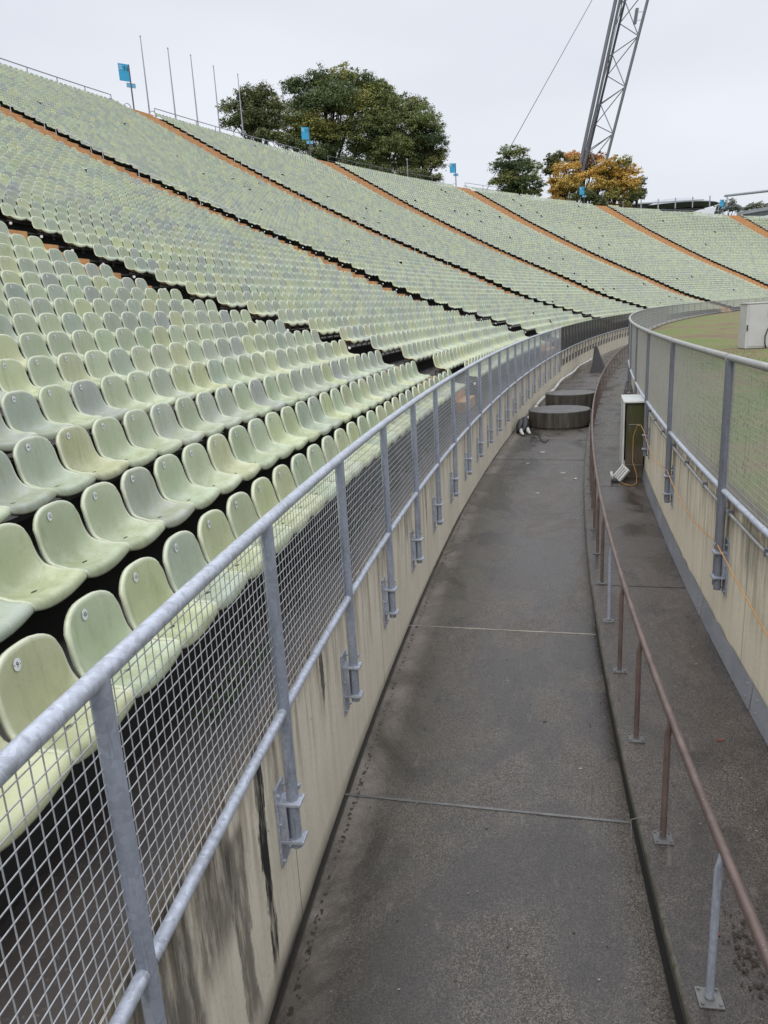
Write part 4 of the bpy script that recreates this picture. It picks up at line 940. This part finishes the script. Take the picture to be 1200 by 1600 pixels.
# ------------------------------------------------------------------ trees beyond the rim
def tree(name, label, group, cx, cy, z0, lobes, cols, nleaf, leaf, trunk=True):
    """lobes: (x, y, z, rx, rz) offsets in metres from the base"""
    base = Vector((cx, cy, z0)); e = empty(name, base, label, 'tree', group); tot = sum(l[3] ** 2 for l in lobes); V = []; C = []
    hmax = max(l[2] + l[4] for l in lobes); r0 = .03 * hmax
    tb = MB(); zt = hmax * .62; tb.tube([base - Vector((0, 0, 1.5)), base + Vector((.2, 0, zt * .5)), base + Vector((0, .2, zt))], [r0 * 1.3, r0, r0 * .4], 8)
    for l in lobes:
        p = base + Vector((l[0], l[1], l[2])); a = base + Vector((.1, 0, zt * random.uniform(.25, .8))); mid = a.lerp(p, .55) + Vector((0, 0, .5)); tb.tube([a, mid, p], [r0 * .38, r0 * .22, r0 * .08], 6, caps=False)
    tb.build('trunk', M['bark'], e)
    for l in lobes:
        nb = int(1.9 * nleaf * l[3] ** 2 / tot); ncl = max(6, int(nb / 24)); lt = rng.uniform(.9, 1.12); ci = rng.choice(len(cols), p=[c_[1] for c_ in cols]); base_c = np.array(cols[ci][0]) * lt * (2.5 if name == 'broadleaf_tree' else 1)
        for _ in range(ncl):
            v = rng.normal(size=3); v /= np.linalg.norm(v)
            if v[2] < -.35: v[2] *= -.6
            rad = rng.uniform(.3, 1.12); c = np.array([cx + l[0], cy + l[1], z0 + l[2]]) + v * np.array([l[3], l[3], l[4]]) * rad
            cr_ = rng.uniform(.35, .95) * max(.6, l[3] * .22); k = 42; pts = c + rng.normal(size=(k, 3)) * cr_ * np.array([.62, .62, .38])
            t1 = rng.normal(size=(k, 3)) * (1, 1, .55); t1 /= np.linalg.norm(t1, axis=1)[:, None]; t2 = rng.normal(size=(k, 3)) * (1, 1, .55); t2 -= t1 * (t1 * t2).sum(1)[:, None]; t2 /= np.linalg.norm(t2, axis=1)[:, None]
            sz = leaf * .72 * rng.uniform(.5, 1.25, (k, 1)); V.append(np.stack([pts - t1 * sz, pts - t2 * sz * .6, pts + t1 * sz, pts + t2 * sz * .6], 1).reshape(-1, 3))
            cc = base_c * rng.uniform(.85, 1.18) * rng.uniform(.85, 1.18, (k, 1)); C.append(np.repeat(cc, 4, 0))
    V = np.concatenate(V); C = np.concatenate(C); nf = len(V) // 4; me = bpy.data.meshes.new('crown'); me.vertices.add(len(V)); me.vertices.foreach_set('co', V.ravel()); me.loops.add(nf * 4)
    me.loops.foreach_set('vertex_index', np.arange(nf * 4, dtype=np.int32)); me.polygons.add(nf); me.polygons.foreach_set('loop_start', np.arange(0, nf * 4, 4, dtype=np.int32)); me.polygons.foreach_set('loop_total', np.full(nf, 4, np.int32)); me.update(calc_edges=True)
    at = me.color_attributes.new('tint', 'FLOAT_COLOR', 'POINT'); at.data.foreach_set('color', np.concatenate([C, np.ones((len(C), 1))], 1).ravel()); me.materials.append(M['leaf'])
    o = bpy.data.objects.new('crown', me); COL.objects.link(o); o.parent = e; o.matrix_parent_inverse = Matrix.Translation(-e.location)
def at_px(px, py, dist):
    v = RC @ Vector((px - 600, 800 - py, -F_PX)); h = math.hypot(v.x, v.y); return Vector((v.x / h * dist, v.y / h * dist, v.z / h * dist + CZ))
GREEN = [((.074, .087, .032), .6), ((.045, .062, .030), .25), ((.090, .092, .034), .15)]
GYEL = [((.082, .092, .032), .66), ((.11, .11, .034), .14), ((.050, .066, .028), .2)]
DARK = [((.058, .066, .029), .7), ((.072, .078, .034), .3)]
YEL = [((.235, .155, .038), .5), ((.20, .145, .040), .25), ((.26, .175, .055), .15), ((.14, .13, .04), .10)]
RUST = [((.22, .12, .045), .6), ((.13, .10, .04), .4)]
def crown(spec, dist, jitter=1.0):
    """spec: (px, py, r_px) blobs seen from the eye -> base and lobes at that distance"""
    ex = []
    for _ in range(int(len(spec) * 1.6)):
        a, b = random.sample(spec, 2)
        if math.hypot(a[0] - b[0], a[1] - b[1]) < 2.2 * (a[2] + b[2]): w = random.uniform(.25, .75); ex.append((a[0] * w + b[0] * (1 - w) + random.gauss(0, 2), a[1] * w + b[1] * (1 - w) + random.gauss(0, 2), min(a[2], b[2]) * random.uniform(.5, .85)))
    spec = list(spec) + ex
    k = dist / F_PX * 1.0; ps = [(at_px(x, y, dist + random.uniform(-.5, .5) * r * k * 1.4), r * k) for x, y, r in spec]
    cx = sum(p.x for p, r in ps) / len(ps); cy = sum(p.y for p, r in ps) / len(ps); z0 = RIMZ * S + CZ - 1.5
    return cx, cy, z0, [(p.x - cx, p.y - cy, p.z - z0, r, r * .85) for p, r in ps]
G = 'trees behind the rim'
def T(label, spec, dist, cols, nleaf, leaf): cx, cy, z0, lb = crown(spec, dist); tree('broadleaf_tree', label, G, cx, cy, z0, lb, cols, nleaf, leaf)
T('dark green tree at the left behind the last flagpoles', [(362, 172, 18), (385, 155, 20), (410, 152, 20), (428, 172, 22), (395, 190, 28), (365, 195, 20), (425, 200, 25), (400, 210, 22)], 128, DARK, 13000, .20)
T('tallest broad tree with yellowing upper left crown', [(465, 140, 24), (500, 128, 22), (535, 126, 24), (570, 135, 24), (480, 170, 32), (520, 160, 36), (560, 170, 34), (455, 195, 24), (495, 210, 34), (540, 215, 36), (590, 150, 26), (465, 225, 25), (505, 245, 28)], 138, GYEL, 40000, .20)
T('dark green tree in the middle of the big tree group', [(600, 165, 26), (585, 200, 34), (620, 190, 28), (570, 240, 32), (610, 235, 34), (600, 262, 26), (560, 262, 20)], 140, GREEN, 24000, .20)
T('round dark green tree at the right end of the big group', [(635, 172, 22), (655, 168, 16), (660, 195, 28), (640, 225, 30), (675, 225, 24), (680, 205, 14), (655, 255, 30), (680, 258, 18), (635, 262, 24), (688, 240, 10), (640, 285, 16), (668, 285, 14)], 142, GREEN, 24000, .20)
T('green tree standing alone left of the mast', [(795, 243, 15), (812, 240, 12), (785, 262, 17), (808, 262, 20), (830, 265, 15), (795, 285, 20), (825, 285, 20), (775, 287, 12), (843, 292, 10), (788, 303, 14), (812, 305, 16), (834, 303, 13)], 178, GREEN, 15000, .23)
T('golden yellow tree just left of the mast foot', [(875, 268, 14), (892, 262, 15), (868, 288, 16), (890, 290, 20), (905, 280, 15), (880, 305, 15), (868, 318, 12), (892, 320, 12)], 197, YEL, 9000, .25)
T('golden yellow tree right of the mast', [(948, 262, 18), (972, 258, 16), (985, 272, 14), (955, 285, 22), (978, 292, 20), (935, 295, 18), (960, 308, 18), (925, 275, 14), (990, 300, 10), (948, 325, 14), (970, 328, 14), (932, 322, 10)], 196, YEL, 16000, .25)
T('dark green tree peeking out behind the left golden tree', [(862, 252, 11), (875, 245, 9), (858, 270, 10), (890, 250, 9)], 210, DARK, 4000, .26)
T('rusty brown tree behind the mast between the golden ones', [(895, 246, 11), (915, 250, 12), (935, 248, 11), (925, 270, 16), (905, 262, 12)], 206, RUST, 6000, .26)
T('dark green tree at the right edge of the golden group', [(995, 288, 12), (992, 308, 14), (980, 315, 12), (1001, 300, 7)], 206, DARK, 5000, .26)
T('low dark shrub tree under the mast at the rim', [(910, 305, 12), (925, 312, 12), (940, 318, 10), (898, 312, 10)], 192, DARK, 4500, .22)
T('small dark tree behind the R sign', [(1128, 325, 9), (1140, 322, 10), (1150, 328, 9), (1120, 333, 7)], 330, [((.085, .095, .085), 1)], 3500, .35)
T('small pale tree farthest right behind the sloping roof', [(1172, 325, 8), (1184, 322, 8), (1160, 330, 6), (1194, 328, 8)], 350, [((.12, .125, .10), 1)], 3000, .35)
# dark shrubbery under the big trees
rng2 = 0
T('low dark shrubbery under the left of the big trees', [(450, 222, 10), (470, 230, 12), (430, 215, 10), (495, 240, 10), (410, 212, 9)], 122, DARK, 7000, .18)
T('low dark shrubbery under the right of the big trees', [(540, 255, 12), (570, 262, 12), (600, 270, 12), (630, 274, 12), (660, 277, 10), (683, 279, 7)], 136, DARK, 9000, .19)

# ------------------------------------------------------------------ far buildings
c = at_px(1046, 326, 290); e = empty('pavilion', (c.x, c.y, c.z - 4), 'low round pavilion with flat grey saucer roof on the horizon', 'building')
r = RC @ Vector((1, 0, 0)); r = Vector((r.x, r.y, 0)).normalized(); f_ = Vector((-r.y, r.x, 0))
def saucer(c, rx, ry, z0, z1, zt):
    mb = MB(); n = 40; rg = lambda k, z: [c + r * rx * k * math.cos(a) + f_ * ry * k * math.sin(a) + Vector((0, 0, z)) for a in np.linspace(0, 2 * math.pi, n, endpoint=False)]
    V = rg(.55, z0) + rg(1, z1) + rg(.98, z1 + .3) + rg(.5, zt) + [c + Vector((0, 0, zt + .3))]
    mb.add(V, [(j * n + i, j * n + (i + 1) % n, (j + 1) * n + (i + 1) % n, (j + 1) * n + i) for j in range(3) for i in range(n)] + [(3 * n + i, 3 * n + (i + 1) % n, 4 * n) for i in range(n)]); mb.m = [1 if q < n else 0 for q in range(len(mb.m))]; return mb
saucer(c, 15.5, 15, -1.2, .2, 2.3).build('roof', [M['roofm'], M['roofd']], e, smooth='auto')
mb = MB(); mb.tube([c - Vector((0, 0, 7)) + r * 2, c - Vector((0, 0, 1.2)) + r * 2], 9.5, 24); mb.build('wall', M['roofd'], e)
mb = MB()
for q in np.arange(-26, 14, 5.5): mb.box(c + r * q - f_ * 16 + Vector((0, 0, -.2)), r * .15, f_ * .15, (0, 0, 1.6))
mb.box(c - r * 12 - f_ * 16 + Vector((0, 0, .3)), r * 17, f_ * .2, (0, 0, .15)); mb.build('terrace_rail', M['roofm'], e)
c = at_px(992, 322, 280); e = empty('pavilion', (c.x, c.y, c.z - 3), 'small flat grey roof just right of the golden trees', 'building'); saucer(c, 6.5, 6, -.8, 0, .6).build('roof', [M['roofm'], M['roofd']], e, smooth='auto'); mb = MB(); mb.tube([c - Vector((0, 0, 5)), c - Vector((0, 0, .4))], 4.5, 16); mb.build('wall', M['roofd'], e)
c = at_px(1106, 330, 240); e = empty('tent', (c.x, c.y, c.z - 2), 'small white tent roof showing above the far seats', 'tent'); mb = MB()
a, b_, d, g = c - r * 2.9 - Vector((0, 0, 2.4)), c + r * 1.0 - Vector((0, 0, 2.4)), c + r * 2.4 + Vector((0, 0, 1.1)), c - r * 2.4 + Vector((0, 0, .5)); bk = f_ * 4
mb.add([a, b_, d, g, a + bk, b_ + bk, d + bk, g + bk], [(0, 1, 2, 3), (4, 7, 6, 5), (3, 2, 6, 7), (0, 3, 7, 4), (1, 5, 6, 2)]); mb.build('canopy', M['tent'], e)
# sloping stadium roof edge at the right
e = empty('stadium_roof', tuple(at_px(1180, 330, 235)), 'sloping grey edge of the glass stadium roof at the far right', 'roof'); 
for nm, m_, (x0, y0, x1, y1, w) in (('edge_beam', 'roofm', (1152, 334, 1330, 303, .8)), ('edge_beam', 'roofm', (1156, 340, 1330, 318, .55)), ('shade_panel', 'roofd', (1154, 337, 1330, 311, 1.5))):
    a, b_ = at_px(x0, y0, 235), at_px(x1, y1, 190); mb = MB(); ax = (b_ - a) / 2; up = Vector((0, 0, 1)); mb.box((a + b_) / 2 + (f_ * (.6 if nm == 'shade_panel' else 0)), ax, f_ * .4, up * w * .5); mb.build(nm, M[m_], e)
a, b_ = at_px(1133, 306, 236), at_px(1330, 283, 200); mb = MB(); mb.tube([a, (a + b_) / 2, b_], .34, 8); tag(mb.build('roof_cable', M['roofm'], smooth=True), 'thick pale roof cable running right from the R sign', 'cable')
for j, (x, lab) in enumerate(((1122, 'left of two thin gate posts below the R sign'), (1129, 'right of two thin gate posts below the R sign'))):
    b0 = at_px(x, 338, 212); mb = MB(); mb.tube([b0 - Vector((0, 0, 1)), b0 + Vector((0, 0, 2.6))], .09, 6); mb.box(b0 + Vector((0, 0, 2.6)), r * .3, f_ * .1, (0, 0, .08)); tag(mb.build('gate_post', M['flag']), 'thin grey post, ' + lab, 'post')
